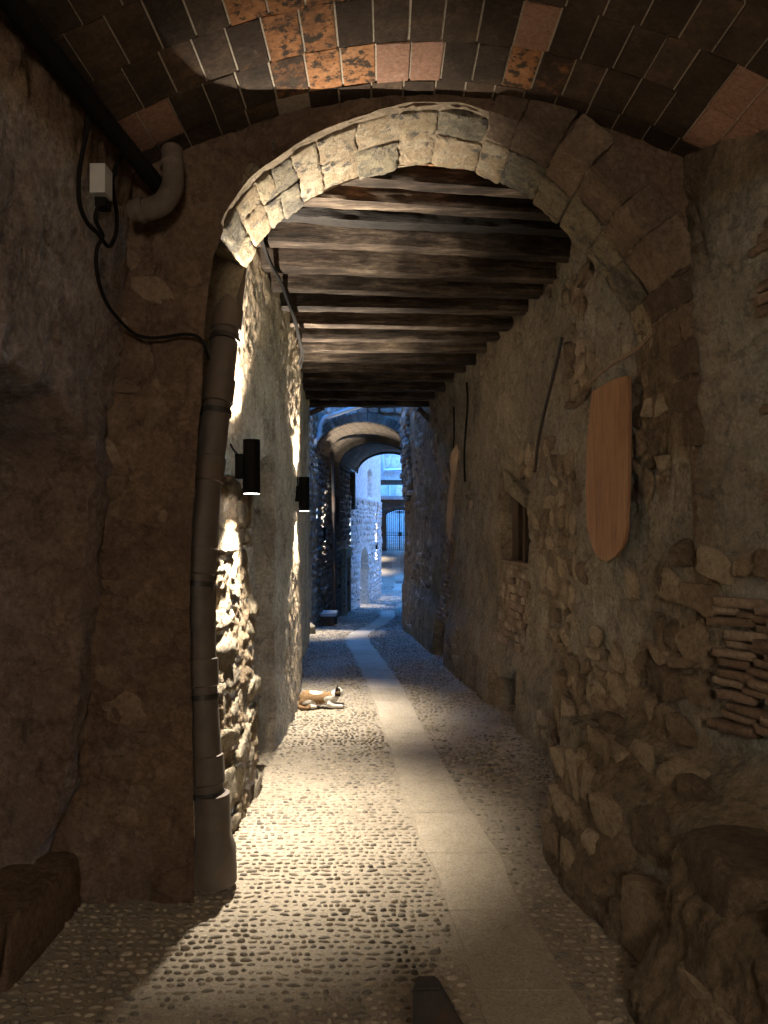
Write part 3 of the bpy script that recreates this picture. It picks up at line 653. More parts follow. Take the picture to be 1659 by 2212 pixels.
lamp(P(657, 1067, 6.05), 'second black cylinder lamp on the wall corner, above the cat', pd=1.0, pu=1.0)
lamp(P(657.5, 1122, 11.6), 'third lamp, low against the blue lit stones behind the second one')
lamp(P(699, 1154, 14.7), 'small lamp just left of the far dark downpipe', pd=1.2, pu=.9)
lamp(P(719.5, 1170, 18.2), 'small lamp just right of the far dark downpipe', pd=1.2, pu=.9)
lamp(P(773, 1188, 21.6), 'lamp on the pale blue house just left of the arched blue door', rz=-.1, pd=.5, pu=.5)
lamp(P(813, 1179, 24.3), 'lamp near the far corner of the pale blue house', rz=-.1, pd=.5, pu=.5)
lamp((-.80, 31.0, 1.45), 'lamp under the far bridge, out of sight behind the blue house', pd=1.3, pu=.5)
lamp((-.80, 35.0, 1.75), 'lamp beside the iron gate, out of sight behind the blue house', pd=1.3, pu=.5)
lamp((-1.2, -1.6, 1.95), 'added fill lamp, unseen on the passage wall behind the viewer', pd=1.2, pu=1.2)  # added fill light behind the camera, brightens the near walls

def fill_globe(loc, power, label):  # unseen globe added as frontal fill for pier, arch and vault
    t = empty('added_fill_globe', loc, label, 'lamp')
    g_, f_ = ell((0, 0, 0), (.07, .07, .07)); o = bpy.data.objects.new('globe', mesh('globe', g_, f_, M['lens'], True)); COL.objects.link(o); o.parent = t
    c_ = MB().tube([(0, 0, .065), (0, 0, .10)], .05, 16); o = bpy.data.objects.new('cap', mesh('cap', c_.v, c_.f, M['black_metal'])); COL.objects.link(o); o.parent = t
    c_ = MB().tube([(0, 0, .10), (0, 0, .8)], .008, 6); o = bpy.data.objects.new('cord', mesh('cord', c_.v, c_.f, M['cable'])); COL.objects.link(o); o.parent = t
    l = bpy.data.lights.new('bulb', 'POINT'); l.energy = power; l.color = (1, .82, .62); l.shadow_soft_size = .3; l.use_shadow = True
    o = bpy.data.objects.new('bulb', l); COL.objects.link(o); o.parent = t; o.location = (0, 0, -.09)
fill_globe((.25, -2.4, 2.55), FILL, 'added fill globe, unseen under the vault behind the viewer')
# ------------------------------------------------------------------ downpipe
pp = [P(523, 470, 3.64), P(503, 600, 3.6), P(488, 715, 3.52), P(470, 870, 3.45), P(448, 1040, 3.38), P(430, 1240, 3.30), P(437, 1480, 3.24), P(450, 1690, 3.19), P(463, 1893, 3.15)]
dp = empty('downpipe', (pp[-1][0], pp[-1][1], 0), 'large weathered brown downpipe leaning against the left pier of the arch', 'pipe')
r_p = .066
for a, b in zip(pp[:-1], pp[1:]):
    a, b = Vector(a), Vector(b); last = b is pp[-1]
    MB().tube([a, b], r_p, 24).obj('pipe_section', M['pipe'], dp, True)
for q in pp[2:-1]:
    q = Vector(q); i = [Vector(s) for s in pp].index(q); t = (Vector(pp[i-1]) - q).normalized()
    MB().tube([q + t*.12, q + t*.115, q + t*.0, q - t*.006], [r_p + .001, r_p + .008, r_p + .008, r_p + .001], 24).obj('collar', M['pipe'], dp, True)
    if i in (2, 3, 5, 6, 7):
        c_ = q - t * .05; MB().tube([c_ + t*.012, c_ - t*.012], r_p + .008, 24).obj('clamp', M['iron'], dp, True)
        MB().box((c_.x - .16, c_.y + .0, c_.z - .011), (c_.x - .05, c_.y + .02, c_.z + .011)).obj('clamp_arm', M['iron'], dp)
bq = Vector(pp[-1]); MB().tube([bq + Vector((-.01, .01, .36)), bq + Vector((-.005, .005, .18)), bq + Vector((0, 0, .13)), bq + Vector((0, 0, -.02))], [.074, .078, .094, .098], 24).obj('boot', M['pipe'], dp, True)

# ------------------------------------------------------------------ ceiling of beams
ZB = [(3.62,3.325),(3.88,3.325),(4.14,3.335),(4.33,3.255),(4.70,3.235),(4.97,3.20),(5.36,3.19),(5.80,3.185),(6.2,3.18),(6.62,3.18),(7.05,3.18),(7.48,3.18),(8.0,3.18),(8.55,3.18),(9.12,3.18),(9.72,3.18)]
NTH = ['first','second','third','fourth','fifth','sixth','seventh','eighth','ninth','tenth','eleventh','twelfth','thirteenth','fourteenth','fifteenth','last']
LOOK = ['dark thick','pale edged','black charred','broad pale grey','thick brown','crooked brown','rough brown','dark straight','dark brown','split and bowed','dark narrow','narrow brown','narrow dark','narrow grey brown','dark plain','square cut']
for k, (y, zb) in enumerate(ZB):
    rr = random.Random(100 + k); sk = .30 * max(0, (6.5 - y) / 2.5) + .04; hgt = rr.uniform(.13, .16) if k not in (0, 1, 2) else .09; wd = rr.uniform(.095, .13)
    xa, xb = float(lwx(y)) - .15, float(rwx(y)) + .18; N = 110; n = 20; v = []
    for a in range(N + 1):
        u = a / N; x = xa + (xb - xa) * u; yc = y - .12 * sk + sk * (u - .2) + .007 * math.sin(u * 5 + k); zc_ = zb + hgt / 2 + .006 * math.sin(u * 4 + k * 2)
        for q in range(n):
            an = 2 * math.pi * (q + .5) / n; c_, s_ = math.cos(an), math.sin(an)
            m = (abs(c_) ** 9 + abs(s_) ** 9) ** (-1/9); v.append((x, yc + c_ * m * wd / 2, zc_ + s_ * m * hgt / 2))
    v = np.array(v); sgn = np.array(v); rgh = fbm(np.stack([v[:, 0] * 1.8, v[:, 1] * 14 + k * 9, v[:, 2] * 14], 1), 4, 70 + k) + .45 * fbm(np.stack([v[:, 0] * 5, v[:, 1] * 60 + k * 9, v[:, 2] * 60], 1), 2, 90 + k)
    cen = np.repeat(v.reshape(N + 1, n, 3).mean(1), n, 0); dd = v - cen; dd[:, 0] = 0; dd /= np.linalg.norm(dd, axis=1)[:, None]; v = v + dd * (rgh * (.014 if k != 2 else .024))[:, None]
    f = [(a*n+q, (a+1)*n+q, (a+1)*n+(q+1)%n, a*n+(q+1)%n) for a in range(N) for q in range(n)] + [tuple(range(n)), tuple(N*n + q for q in range(n))[::-1]]
    o = obj('ceiling_beam', v, f, M['beam_charred'] if k == 2 else M['beam'], smooth=True)
    tag(o, ('%s wooden ceiling beam, %s behind the stone arch' % (LOOK[k], NTH[k])) if k < 15 else 'square cut last wooden beam where the ceiling ends above the open lane', 'beam', 'rough wooden beams across the passage ceiling')
ceil = MB().box((-1.4, 3.45, 3.425), (1.7, 9.85, 3.55)).box((-1.4, 9.66, 3.26), (1.2, 9.80, 3.424)).obj('brick_ceiling', M['joint']); tag(ceil, 'flat ceiling of thin clay bricks laid above the wooden beams', 'ceiling')
y = 3.47
while y < 5.4:
    x = -.95 + random.uniform(0, .1)
    while x < 1.35:
        w = .148; mb = MB().box((x + .003, y + .003, 3.412 + random.uniform(-.003, .003)), (x + w - .003, y + .264, 3.43)); mb.obj('brick', M[random.choice(['tile_dark','tile_dark','tile_dark','tile_orange','tile_pink'])], ceil); x += w
    y += .27
# wooden brackets under the last beam
for (a, b, c, lab) in (((P(905, 882, 9.7)), P(945, 925, 9.7), 'x', 'wooden corner brace under the right end of the last beam'), (P(668, 893, 9.75), P(700, 880, 9.75), 'x', 'short pale wooden brace under the left end of the last beam')):
    mb = MB(); a, b = Vector(a), Vector(b); mb.tube([a, b], .035, 4); tag(mb.obj('corner_brace', M['beam']), lab, 'brace')

# ------------------------------------------------------------------ unseen house masses added above to keep the daylight out
for nm, a, b, lab in (('storey_mass', (-4, -5, 3.8), (4, 3.3, 5.5), 'unseen house mass added over the near tiled vault to block daylight'), ('storey_mass', (-4, 3.3, 3.6), (4, 9.88, 5.5), 'unseen house mass added above the wooden beams to block daylight'),
                      ('storey_mass', (-4, 14.12, 4.6), (4, 19.9, 4.9), 'unseen house mass added over the far brick vault to block daylight')):
    tag(MB().box(a, b).obj(nm, M['cool_stone']), lab, 'building')

# ------------------------------------------------------------------ far bridge house: arch face, vault, left wall
def cxf(y): return -.42 + .097 * (y - 14)
def vcurve(y, n=60, hw=.88, zs=3.0, zc=3.57, a0=0):
    t = np.linspace(math.pi - a0, a0, n); return np.stack([cxf(y) + hw * np.cos(t), zs + (zc - zs) * np.sin(t)], 1)
rb_v = Ribbon(LV, 1, lambda y: .035, lambda x, y, z: rough(x, y, z, .035, 61) - .0)
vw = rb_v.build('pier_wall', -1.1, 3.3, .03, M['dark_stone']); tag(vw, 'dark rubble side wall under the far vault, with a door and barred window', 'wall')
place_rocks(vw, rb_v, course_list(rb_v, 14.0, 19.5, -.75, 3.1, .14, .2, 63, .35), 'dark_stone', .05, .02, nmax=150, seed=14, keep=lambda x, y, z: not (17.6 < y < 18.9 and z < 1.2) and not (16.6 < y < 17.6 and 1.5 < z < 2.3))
inner = vcurve(14.0, 80); outer = inner.copy(); outer[:, 1] = 4.9; outer[:, 0] = cxf(14) + (inner[:, 0] - cxf(14)) * 1.35
fw = face_wall('arch_house', inner, outer, 14.05, .02, 64, M['cool_stone'], 26); tag(fw, 'dark stone facade with a round brick arch spanning the far lane', 'building')
side = np.array([(-1.29, z) for z in np.linspace(-.8, 3.0, 40)]); sideo = side.copy(); sideo[:, 0] = -1.6
cv = vcurve(14.0, 31, .885, 3.0, 3.575)
for j in range(30):
    a, b = cv[j], cv[j + 1]
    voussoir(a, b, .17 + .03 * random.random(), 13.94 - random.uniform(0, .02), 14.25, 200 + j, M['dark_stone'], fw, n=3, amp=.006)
x = -.2; z = 3.80
for row in range(4):
    x = -.5 + random.uniform(-.1, .1)
    while x < .42:
        w = random.uniform(.2, .34); block('ashlar', (x + w / 2, 13.99, z), (w / 2 - .008, .05, .048), 0, M['cool_stone'], row * 9 + int(x * 10) + 40, fw, amp=.03, sub=2); x += w
    z += .105
# vault surface with brick pattern following it
def brick_mat(name, c1, c2, cm, sx, sy):
    m, t, b = nt(name); uv = t.nodes.new('ShaderNodeUVMap'); br = t.nodes.new('ShaderNodeTexBrick'); mp = t.nodes.new('ShaderNodeMapping')
    mp.inputs['Scale'].default_value = (sx, sy, 1); t.links.new(uv.outputs[0], mp.inputs[0]); t.links.new(mp.outputs[0], br.inputs[0])
    br.inputs['Color1'].default_value = (*c1, 1); br.inputs['Color2'].default_value = (*c2, 1); br.inputs['Mortar'].default_value = (*cm, 1); br.inputs['Scale'].default_value = 1
    br.inputs['Mortar Size'].default_value = .03; br.inputs['Brick Width'].default_value = 1; br.inputs['Row Height'].default_value = .5
    _, pos = rnd(t); n3 = noise(t, pos, 12, 6, .7); c = mixc(t, .7, br.outputs[0], ramp(t, n3, [(.3, (.35,.35,.35)), (.65, (1.1,1.1,1.1))]), 'MULTIPLY')
    t.links.new(c, b.inputs['Base Color']); b.inputs['Roughness'].default_value = .9
    bump(t, b, [(mth(t, 'SUBTRACT', 1, br.outputs[1]), .9, .015), (n3, .7, .02)]); return m
M['vault_brick'] = brick_mat('vault_brick', (.30,.24,.18), (.20,.16,.12), (.07,.06,.05), 1, 1)
def vault_mesh(name, ya, yb, hw, zs, zc, mat, parent=None, ny=20, **kw):
    n = 60; ysv = np.linspace(ya, yb, ny); V = np.concatenate([np.stack([c[:, 0], np.full(n, y), c[:, 1]], 1) for y in ysv for c in [vcurve(y, n, hw, zs, zc)]])
    V[:, 2] += .012 * fbm(V * 2, 3, 5); i = (np.arange(ny - 1)[:, None] * n + np.arange(n - 1)[None]).ravel(); F = np.stack([i, i + 1, i + n + 1, i + n], 1)
    o = obj(name, V, F, mat, parent, True, **kw); uvl = o.data.uv_layers.new(name='UVMap'); arc = np.linspace(0, 2.4, n)
    vi = np.zeros(len(o.data.loops), int); o.data.loops.foreach_get('vertex_index', vi); uvl.data.foreach_set('uv', np.stack([arc[vi % n] / .26, ysv[vi // n] / .14], 1).ravel()); return o
vault_mesh('barrel_vault', 14.0, 20.0, .88, 3.0, 3.575, M['vault_brick'], fw, 30)
for yr, hw, zc_ in ((16.35, .80, 3.46), (19.72, .86, 3.535)):
    a = vcurve(yr, 50, hw, 2.98, zc_); b = vcurve(yr, 50, .93, 3.03, 3.64); v = []; yw = .42 if yr < 18 else .25
    for p_, q_ in zip(a, b): v += [(q_[0], yr, q_[1]), (p_[0], yr, p_[1]), (p_[0], yr + yw, p_[1]), (q_[0], yr + yw, q_[1])]
    obj('arch_rib', v, [(j*4+q, j*4+q+1, j*4+q+5, j*4+q+4) for j in range(49) for q in range(3)], M['dark_stone'], fw, True)
# plaster cheek where the last rib lands on the pier
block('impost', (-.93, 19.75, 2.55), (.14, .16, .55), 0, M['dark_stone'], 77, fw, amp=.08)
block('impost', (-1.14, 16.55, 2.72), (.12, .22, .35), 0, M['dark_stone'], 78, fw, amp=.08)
tag(MB().box((1.1, 20, 3.3), (3, 20.3, 5.2)).obj('upper_wall', M['cool_stone']), 'upper wall at the right end of the far vault', 'wall')

# door under the far vault
def wall_frame(rb, y):
    s = rb.s_of_y(y); x, yy, nx, ny = [float(q) for q in rb.at(s)]; return Vector((x, yy, 0)), Vector((nx, ny, 0)), Vector((ny, -nx, 0)) * (1 if ny * 0 - nx * 1 > 0 or True else 1)
def wall_box(mb, rb, y0, y1, z0, z1, o0, o1):
    s0, s1 = rb.s_of_y(y0), rb.s_of_y(y1); v = []
    for s in (s0, s1):
        x, y, nx, ny = [float(q) for q in rb.at(s)]
        for o in (o0, o1):
            for z in (z0, z1): v.append((x + nx * o, y + ny * o, z))
    return mb.add(v, [(0,1,3,2),(4,6,7,5),(0,4,5,1),(2,3,7,6),(0,2,6,4),(1,5,7,3)])
dr = empty('wooden_door', (-1.08, 18.25, -.6), 'narrow dark wooden door in the far left wall under the vault', 'door')
for k in range(4): wall_box(MB(), rb_v, 17.85 + k * .205, 18.045 + k * .205, -.62, .72, .04, .075).obj('plank', M['door_wood'], dr)
for a, b, c, e in ((17.7, 17.83, -.7, .9), (18.68, 18.8, -.7, .9)): wall_box(MB(), rb_v, a, b, c, e, .02, .13).obj('jamb', M['stone_pale'], dr)
wall_box(MB(), rb_v, 17.6, 18.9, .74, .98, .02, .15).obj('lintel', M['stone_pale'], dr)
wall_box(MB(), rb_v, 18.5, 18.54, .0, .12, .07, .12).obj('handle', M['iron'], dr)
wi = empty('barred_window', (-1.12, 17.1, 1.55), 'small barred window high on the dark wall left of the wooden door', 'window')
wall_box(MB(), rb_v, 16.7, 17.5, 1.55, 2.25, .045, .06).obj('pane', M['grey_glass'], wi)
for k in range(5): wall_box(MB(), rb_v, 16.76 + k * .16, 16.79 + k * .16, 1.55, 2.25, .08, .10).obj('bar', M['iron'], wi)
for k in range(3): wall_box(MB(), rb_v, 16.7, 17.5, 1.66 + k * .22, 1.68 + k * .22, .102, .115).obj('bar', M['iron'], wi)
fp = MB().tube([(-1.02, 15.0, -.55), (-1.04, 15.0, 1.5), (-1.06, 15.0, 2.6), (-1.1, 15.2, 3.1)], .043, 12)
fpo = fp.obj('downpipe', M['iron'], smooth=True); tag(fpo, 'thin dark downpipe against the far left pier under the first arch', 'pipe')
# bench
be = empty('stone_bench', (-1.18, 14.5, -.45), 'small stone slab bench at the foot of the far downpipe', 'bench')
gb = float(gz(14.5)); MB().box((-1.28, 14.2, gb + .24), (-.95, 14.75, gb + .30)).obj('seat', M['concrete'], be); MB().box((-1.25, 14.35, gb - .02), (-1.02, 14.65, gb + .24)).obj('base', M['dark_stone'], be)
for j, (px, py, lab) in enumerate(((664, 1368, 'rounded boulder at the foot of the left wall near the open lane'), (676, 1352, 'smaller pale boulder behind the first one at the left wall foot'))):
    g = G(px, py); block('boulder', (g[0] - .03, g[1], g[2] + .07), (.13, .17, .09), .3, M['stone_pale'], 90 + j, amp=.15, label=lab, cat='boulder')

# drain pipes on the arch house
dpp = empty('waste_pipes', P(690, 930, 13.75), 'pale plastic waste pipes joining above the left side of the far arch', 'pipe')
for pts, nm in (([P(693, 820, 13.75), P(693, 890, 13.75)], 'pipe_section'), ([P(711, 820, 13.75), P(711, 893, 13.75), P(703, 903, 13.75)], 'pipe_section'),
                ([P(700, 903, 13.75), P(780, 876, 13.75), P(900, 838, 13.75)], 'pipe_section'), ([P(702, 900, 13.72), P(692, 916, 13.72), P(690, 942, 13.72), P(683, 952, 13.72)], 'pipe_section')):
    MB().tube(pts, .042, 12).obj(nm, M['pvc'], dpp, True)
for px, py in ((693, 888), (711, 888), (700, 903), (691, 925), (690, 938)): MB().tube([P(px, py - 3, 13.74), P(px, py + 3, 13.74)], .054, 12).obj('joint', M['pvc'], dpp, True)

# ------------------------------------------------------------------ pale blue-lit house
def off_bh(x, y, z):
    o = rough(x, y, z, .03, 81) * ss(2.34, 2.30, z) + .03 * ss(2.34, 2.30, z)
    c = 22.0; w = .78; top = .15 + .68 * np.sqrt(np.clip(1 - ((y - c) / w) ** 2, 0, 1))
    n = ss(w + .03, w, np.abs(y - c)) * ss(top + .02, top - .02, z); o = o * (1 - n) - .3 * n
    s = ss(.5, .47, np.abs(y - 23.25)) * ss(2.42, 2.46, z) * ss(3.36 + .0, 3.32, z + .25 * np.abs(y - 23.25)); return o * (1 - s) - .16 * s
rb_b = Ribbon(BH, 1, lambda y: .035, off_bh)
bh1 = rb_b.build('house_front', -1.2, 2.32, .03, M['house_stone'])
bh = empty('pale_house', (-.55, 22.6, -1.0), 'pale house with rough stone below and smooth white render above, lit by daylight', 'building')
bh1.parent = bh; bh1.matrix_parent_inverse = Matrix.Translation(-Vector(bh.location)); bh1.name = 'stone_wall'
b2 = rb_b.build('rendered_wall', 2.32, 5.0, .05, M['white_render']); b2.parent = bh; b2.matrix_parent_inverse = Matrix.Translation(-Vector(bh.location))
wall_box(MB(), rb_b, 19.6, 25.73, 2.29, 2.36, .0, .06).obj('string_course', M['house_stone'], bh)
MB().box((-3, 25.72, -1.2), (-.13, 25.85, 5)).obj('side_wall', M['house_stone'], bh)
MB().box((-3.5, 19.5, 5.0), (-.1, 25.8, 5.1)).obj('roof', M['concrete'], bh)
wall_box(MB(), rb_b, 21.25, 22.75, -.95, .85, -.29, -.25).obj('door', M['blue_door'], bh)
wall_box(MB(), rb_b, 22.8, 23.7, 2.4, 3.4, -.155, -.14).obj('window_pane', M['pink_render'], bh)
place_rocks(bh, rb_b, course_list(rb_b, 19.6, 25.6, -.9, 2.2, .15, .24, 83, .35), 'house_stone', .035, .005, nmax=200, sub=2, seed=15, keep=lambda x, y, z: not (21.1 < y < 22.9 and z < .95))
cb = MB()
for k, (px0, d_) in enumerate(((772, 20.9), (815, 24.6), (808, 24.2))):
    pts = [P(px0 + 1.5 * math.sin(j * 1.3 + k), 1085 + j * 12, d_) for j in range(8)]
    MB().tube(spline([(a - .0 + .0, b - .12, c) for a, b, c in pts], 3), .010, 5).obj('cable', M['cable'], bh, True)

# lane end: bridge, gate wall, gate, steps, house behind
rb_e = Ribbon(LE, 1, lambda y: .08, lambda x, y, z: rough(x, y, z, .03, 91)); ew = rb_e.build('lane_wall', -1.2, 5, .08, M['dark_stone']); tag(ew, 'dark stone wall beside the last stretch of lane, hidden behind the pale house', 'wall')
br = empty('bridge_house', (.6, 29, 3.2), 'pinkish rendered passage house bridging the lane in front of the gate', 'building')
MB().box((-1.2, 29.0, 3.19), (2.6, 29.5, 3.36)).obj('timber_lintel', M['door_wood'], br)
MB().box((-1.2, 28.96, 3.36), (2.6, 31, 3.66)).obj('concrete_band', M['concrete'], br)
MB().box((-1.2, 29.03, 3.66), (2.6, 31, 4.6)).obj('rendered_wall', M['pink_render'], br)
MB().box((-1.2, 31.0, 3.72), (2.6, 37.4, 3.9)).obj('shade_slab', M['concrete'], br)  # unseen slab added to keep the lane before the gate dark
MB().tube([P(826, 960, 28.85), P(828.5, 1010, 28.85), P(830, 1018, 28.85)], .055, 10).obj('drain_pipe', M['pvc'], br, True)
MB().tube([P(829, 1016, 28.85), P(900, 1013, 28.85)], .06, 10).obj('drain_pipe', M['pvc'], br, True)
gi, _t = resample([(.10, .0), (.10, 1.2), (.10, 2.05), (.25, 2.22), (.83, 2.38), (1.40, 2.22), (1.56, 2.05), (1.56, 0)], .05)
go_ = gi.copy()
for k_, (x, z) in enumerate(gi):
    if z < 2.0: go_[k_] = (-1.3 if x < .8 else 2.8, z)
    else: dx, dz = x - .83, z - 1.9; s_ = min(2.1 / max(abs(dx), 1e-3), 1.0 / max(dz, 1e-3)); go_[k_] = (.83 + dx * s_, 1.9 + dz * s_)
gw = face_wall('gate_wall', gi, go_, 38.0, .03, 95, M['dark_stone'], 24); tag(gw, 'dark stone wall with an arched opening closing the far end of the lane', 'wall')
MB().box((-1.3, 37.9, 2.87), (2.8, 38.3, 3.07)).obj('coping', M['white_render'], gw)
MB().box((1.12, 37.8, 2.48), (1.4, 37.9, 2.56)).obj('light_box', M['white_plastic'], gw)
v = []; thk = [(a, b) for a, b in gi]
for x, z in gi: v += [(x, 37.95, z), (x, 38.35, z)]
obj('reveal', v, [(2*j, 2*j+2, 2*j+3, 2*j+1) for j in range(len(gi)-1)], M['dark_stone'], gw)
gt = empty('iron_gate', (.83, 38.1, .15), 'black double leaf iron bar gate in the arched opening at the lane end', 'gate')
gtop = lambda x: float(np.interp(x, [.1, .25, .54, .83, 1.12, 1.4, 1.56], [2.05, 2.2, 2.33, 2.37, 2.33, 2.2, 2.05]))
x = .2
while x < 1.5: MB().tube([(x, 38.1, .18), (x, 38.1, gtop(x) - .02)], .014, 5).obj('bar', M['iron'], gt); x += .105
for z in (.98, 1.10, .2): MB().box((.12, 38.08, z - .015), (1.54, 38.12, z + .015)).obj('rail', M['iron'], gt)
MB().box((.80, 38.06, .18), (.86, 38.13, 2.35)).obj('meeting_stile', M['iron'], gt); MB().box((.76, 38.03, .93), (.92, 38.14, 1.15)).obj('lock_box', M['iron'], gt)
gtp = [(a, b) for a, b in gi if b > .1]; MB().tube([(a * .985 + .012, 38.1, b - .02) for a, b in gtp], .035, 6).obj('gate_frame', M['iron'], gt)
stp_ = empty('stone_steps', (.8, 40, .18), 'flight of pale stone steps rising behind the iron gate', 'steps')
for k in range(12): MB().box((-.6 + k * .05, 39.6 + k * .42, .16), (2.6, 45, .18 + .17 * (k + 1))).obj('step', M['concrete'], stp_)
tag(MB().box((2.61, 38.4, 0), (3.2, 45.2, 6)).obj('sky_block_wall', M['concrete']), 'unseen wall added right of the stone steps to cut the sky light', 'wall')  # unseen, added to reduce the sky light falling behind the gate
bk = empty('back_house', (.5, 45, 0), 'pale rendered house with a grey pipe behind the gate wall', 'building')
MB().box((-2, 45.2, 0), (4, 45.6, 8)).obj('rendered_wall', M['concrete'], bk)
MB().box((.75, 44.9, 2.4), (1.25, 45.2, 6)).obj('rendered_pier', M['pink_render'], bk)
MB().tube([(.35, 45.0, 1.5), (.35, 45.0, 6)], .07, 8).obj('drain_pipe', M['pvc'], bk, True)
MB().box((-2.0, 38.3, 0), (-.4, 45.2, 6.5)).obj('side_wall', M['concrete'], bk)  # unseen side, made high to dim the steps behind the gate
# drain grates
for j, (px0, px1, py0, py1, lab) in enumerate(((854, 871, 1256, 1260, 'rectangular iron drain grate across the paved strip under the far bridge'), (832, 857, 1305, 1311, 'wide iron drain grate set in the blue lit cobbles'))):
    a, b = G((px0 + px1) / 2, (py0 + py1) / 2), None
    hw = (px1 - px0) / 2 / FP * a[1]; gr = empty('drain_grate', (a[0], a[1], a[2]), lab, 'drain')
    slope = (float(gz(a[1] + .5)) - float(gz(a[1] - .5)))
    for k in range(11):
        xx = a[0] - hw + k * hw / 5.5; v = []
        for x_, y_ in ((xx, a[1]-.3), (xx + hw / 9, a[1]-.3), (xx + hw / 9, a[1]+.3), (xx, a[1]+.3)): v.append((x_, y_, a[2] + slope * (y_ - a[1]) + .022))
        v += [(p[0], p[1], p[2] - .03) for p in v]; obj('bar', v, [(0,1,2,3),(0,4,5,1),(1,5,6,2),(2,6,7,3),(3,7,4,0)], M['iron'], gr)

# ------------------------------------------------------------------ things on the right wall
def panel(name, pix, xplane, th, mat, slope=0.0, **kw):
    """flat board standing off the right wall: outline traced where it hangs"""
    pts = []
    for px, py in pix:
        k = (px - FX) / FP; d = (xplane + slope * 4) / (k + slope); x = k * d; pts.append(Vector((x, d, EYE - (py - HY) / FP * d)))
    n = len(pts); nrm = Vector((1, slope, 0)).normalized(); v = pts + [p + nrm * th for p in pts]
    f = [tuple(range(n)), tuple(range(n, 2*n))[::-1]] + [(j, n + j, n + (j+1) % n, (j+1) % n) for j in range(n)]
    return obj(name, v, f, mat, **kw)
bp = [(1280,846),(1300,833),(1325,820),(1350,812),(1357,813),(1358,900),(1356,1050),(1353,1140),(1349,1165),(1340,1187),(1328,1203),(1311,1213),(1298,1208),(1285,1195),(1276,1172),(1269,1140),(1266,1100),(1266,1000),(1269,930),(1275,875)]
panel('wooden_board', bp, 1.135, .016, M['board'], slope=.09, label='long orange wooden board with a rounded bottom hanging on the rough right wall', cat='board')
bp2 = [(986.5,959),(990.6,972),(988,995),(984.4,1022),(980,1042),(977,1063),(975,1105),(972.8,1146),(970,1167),(965,1150),(966,1138),(963,1113),(966,1096),(968,1070),(973,1045),(974,1025),(971,1003),(974,980),(980,968)]
panel('curved_sheet', bp2, .75, .012, M['rust_sheet'], slope=.06, label='narrow pale curved sheet peeling off the right wall further down the lane', cat='sheet')
bp3 = [(974,1170),(978,1188),(976,1221),(970,1232),(963.6,1241),(968,1208),(971,1180)]
panel('broken_sheet', bp3, .75, .012, M['door_wood'], slope=.06, label='small dark broken sheet hanging below the pale curved one', cat='sheet')
def rod(name, pix, xs, r, mat, n=8, **kw):
    pts = [((px - FX) / FP * (x / ((px - FX) / FP)), x / ((px - FX) / FP), EYE - (py - HY) / FP * (x / ((px - FX) / FP))) for (px, py), x in zip(pix, xs)]
    mb = MB().tube(spline(pts, 5), r, n); return mb.obj(name, mat, smooth=True, **kw)
rod('iron_rod', [(1214,730),(1198,800),(1178,880),(1163,950),(1155,1020)], [1.08,1.07,1.05,1.03,1.02], .012, M['iron'], label='long dark bent iron rod hanging down the right wall above the shuttered window', cat='rod')
rod('dry_branch', [(1250,847),(1285,815),(1325,785),(1362,765),(1390,742),(1412,715)], [1.12,1.13,1.14,1.15,1.16,1.17], .010, M['twig'], label='thin dry branch sticking out above the orange board', cat='branch')
rod('hanging_cable', [(1008,826),(1010,870),(1006,930),(1003,980),(1004,1040)], [.80]*5, .010, M['cable'], label='thin dark cable hanging down the right wall beside the curved sheet', cat='cable')
rod('hanging_cable', [(980,880),(981,940),(978,990),(980,1020)], [.74]*4, .008, M['cable'], label='short dark cable hanging just left of the curved sheet on the wall', cat='cable')
# shutter and hood in the window recess
wr = empty('shuttered_window', (1.25, 5.9, 1.27), 'small deep window with grey boards and a plaster hood in the right wall', 'window')
wall_box(MB(), rb_r, 5.75, 5.82, 1.29, 1.80, -.25, -.05).obj('shutter', M['door_wood'], wr)
wall_box(MB(), rb_r, 6.10, 6.28, 1.29, 1.84, -.25, -.10).obj('shutter', M['door_wood'], wr)
wall_box(MB(), rb_r, 5.52, 6.3, 1.265, 1.285, -.25, .0).obj('sill', M['stone'], wr)
s0 = [rb_r.s_of_y(q) for q in (5.5, 6.05)]; v = []
for s, z0_, z1_ in ((s0[0], 1.70, 1.78), (s0[1], 1.86, 2.0)):
    x, y, nx, ny = [float(q) for q in rb_r.at(s)]
    v += [(x - nx * .2, y - ny * .2, z0_ - .0), (x + nx * .03, y + ny * .03, z0_ + .02), (x + nx * .05, y + ny * .05, z1_ + .06), (x - nx * .2, y - ny * .2, z1_ + .02)]
obj('hood', v, [(0,1,5,4),(1,2,6,5),(2,3,7,6),(0,4,7,3),(0,3,2,1),(4,5,6,7)], M['stone_pale'], wr)

# ------------------------------------------------------------------ things on the near left wall
def Q(px, py, plane='w'):
    """point on the near left wall (w), on the pier face (p), or under the vault (v)"""
    if plane == 'p': return P(px, py, 2.96)
    k = (px - FX) / FP; z = 2.5
    for _ in range(12):
        xw = -1.31 + .085 * z + .035; d = xw / k; z = EYE - (py - HY) / FP * d
    return (xw, d, z)
MB().tube([P(-60, -90, 1.78), P(20, 0, 1.93), P(120, 128, 2.2), P(190, 215, 2.42), P(250, 290, 2.62), P(300, 350, 2.8), P(345, 405, 2.93)], .034, 12).obj('conduit', M['cable'], smooth=True, label='thick black conduit running along the left edge of the tiled vault', cat='conduit')
c1 = [Q(178,200),Q(186,235),Q(190,270),Q(178,330),Q(170,385),Q(172,440),Q(188,480),Q(212,505),Q(235,532),Q(250,505),Q(252,460),Q(245,420),Q(244,380),Q(258,345),Q(275,334),P(300,350,2.85),P(335,395,2.9),P(350,410,2.93)]
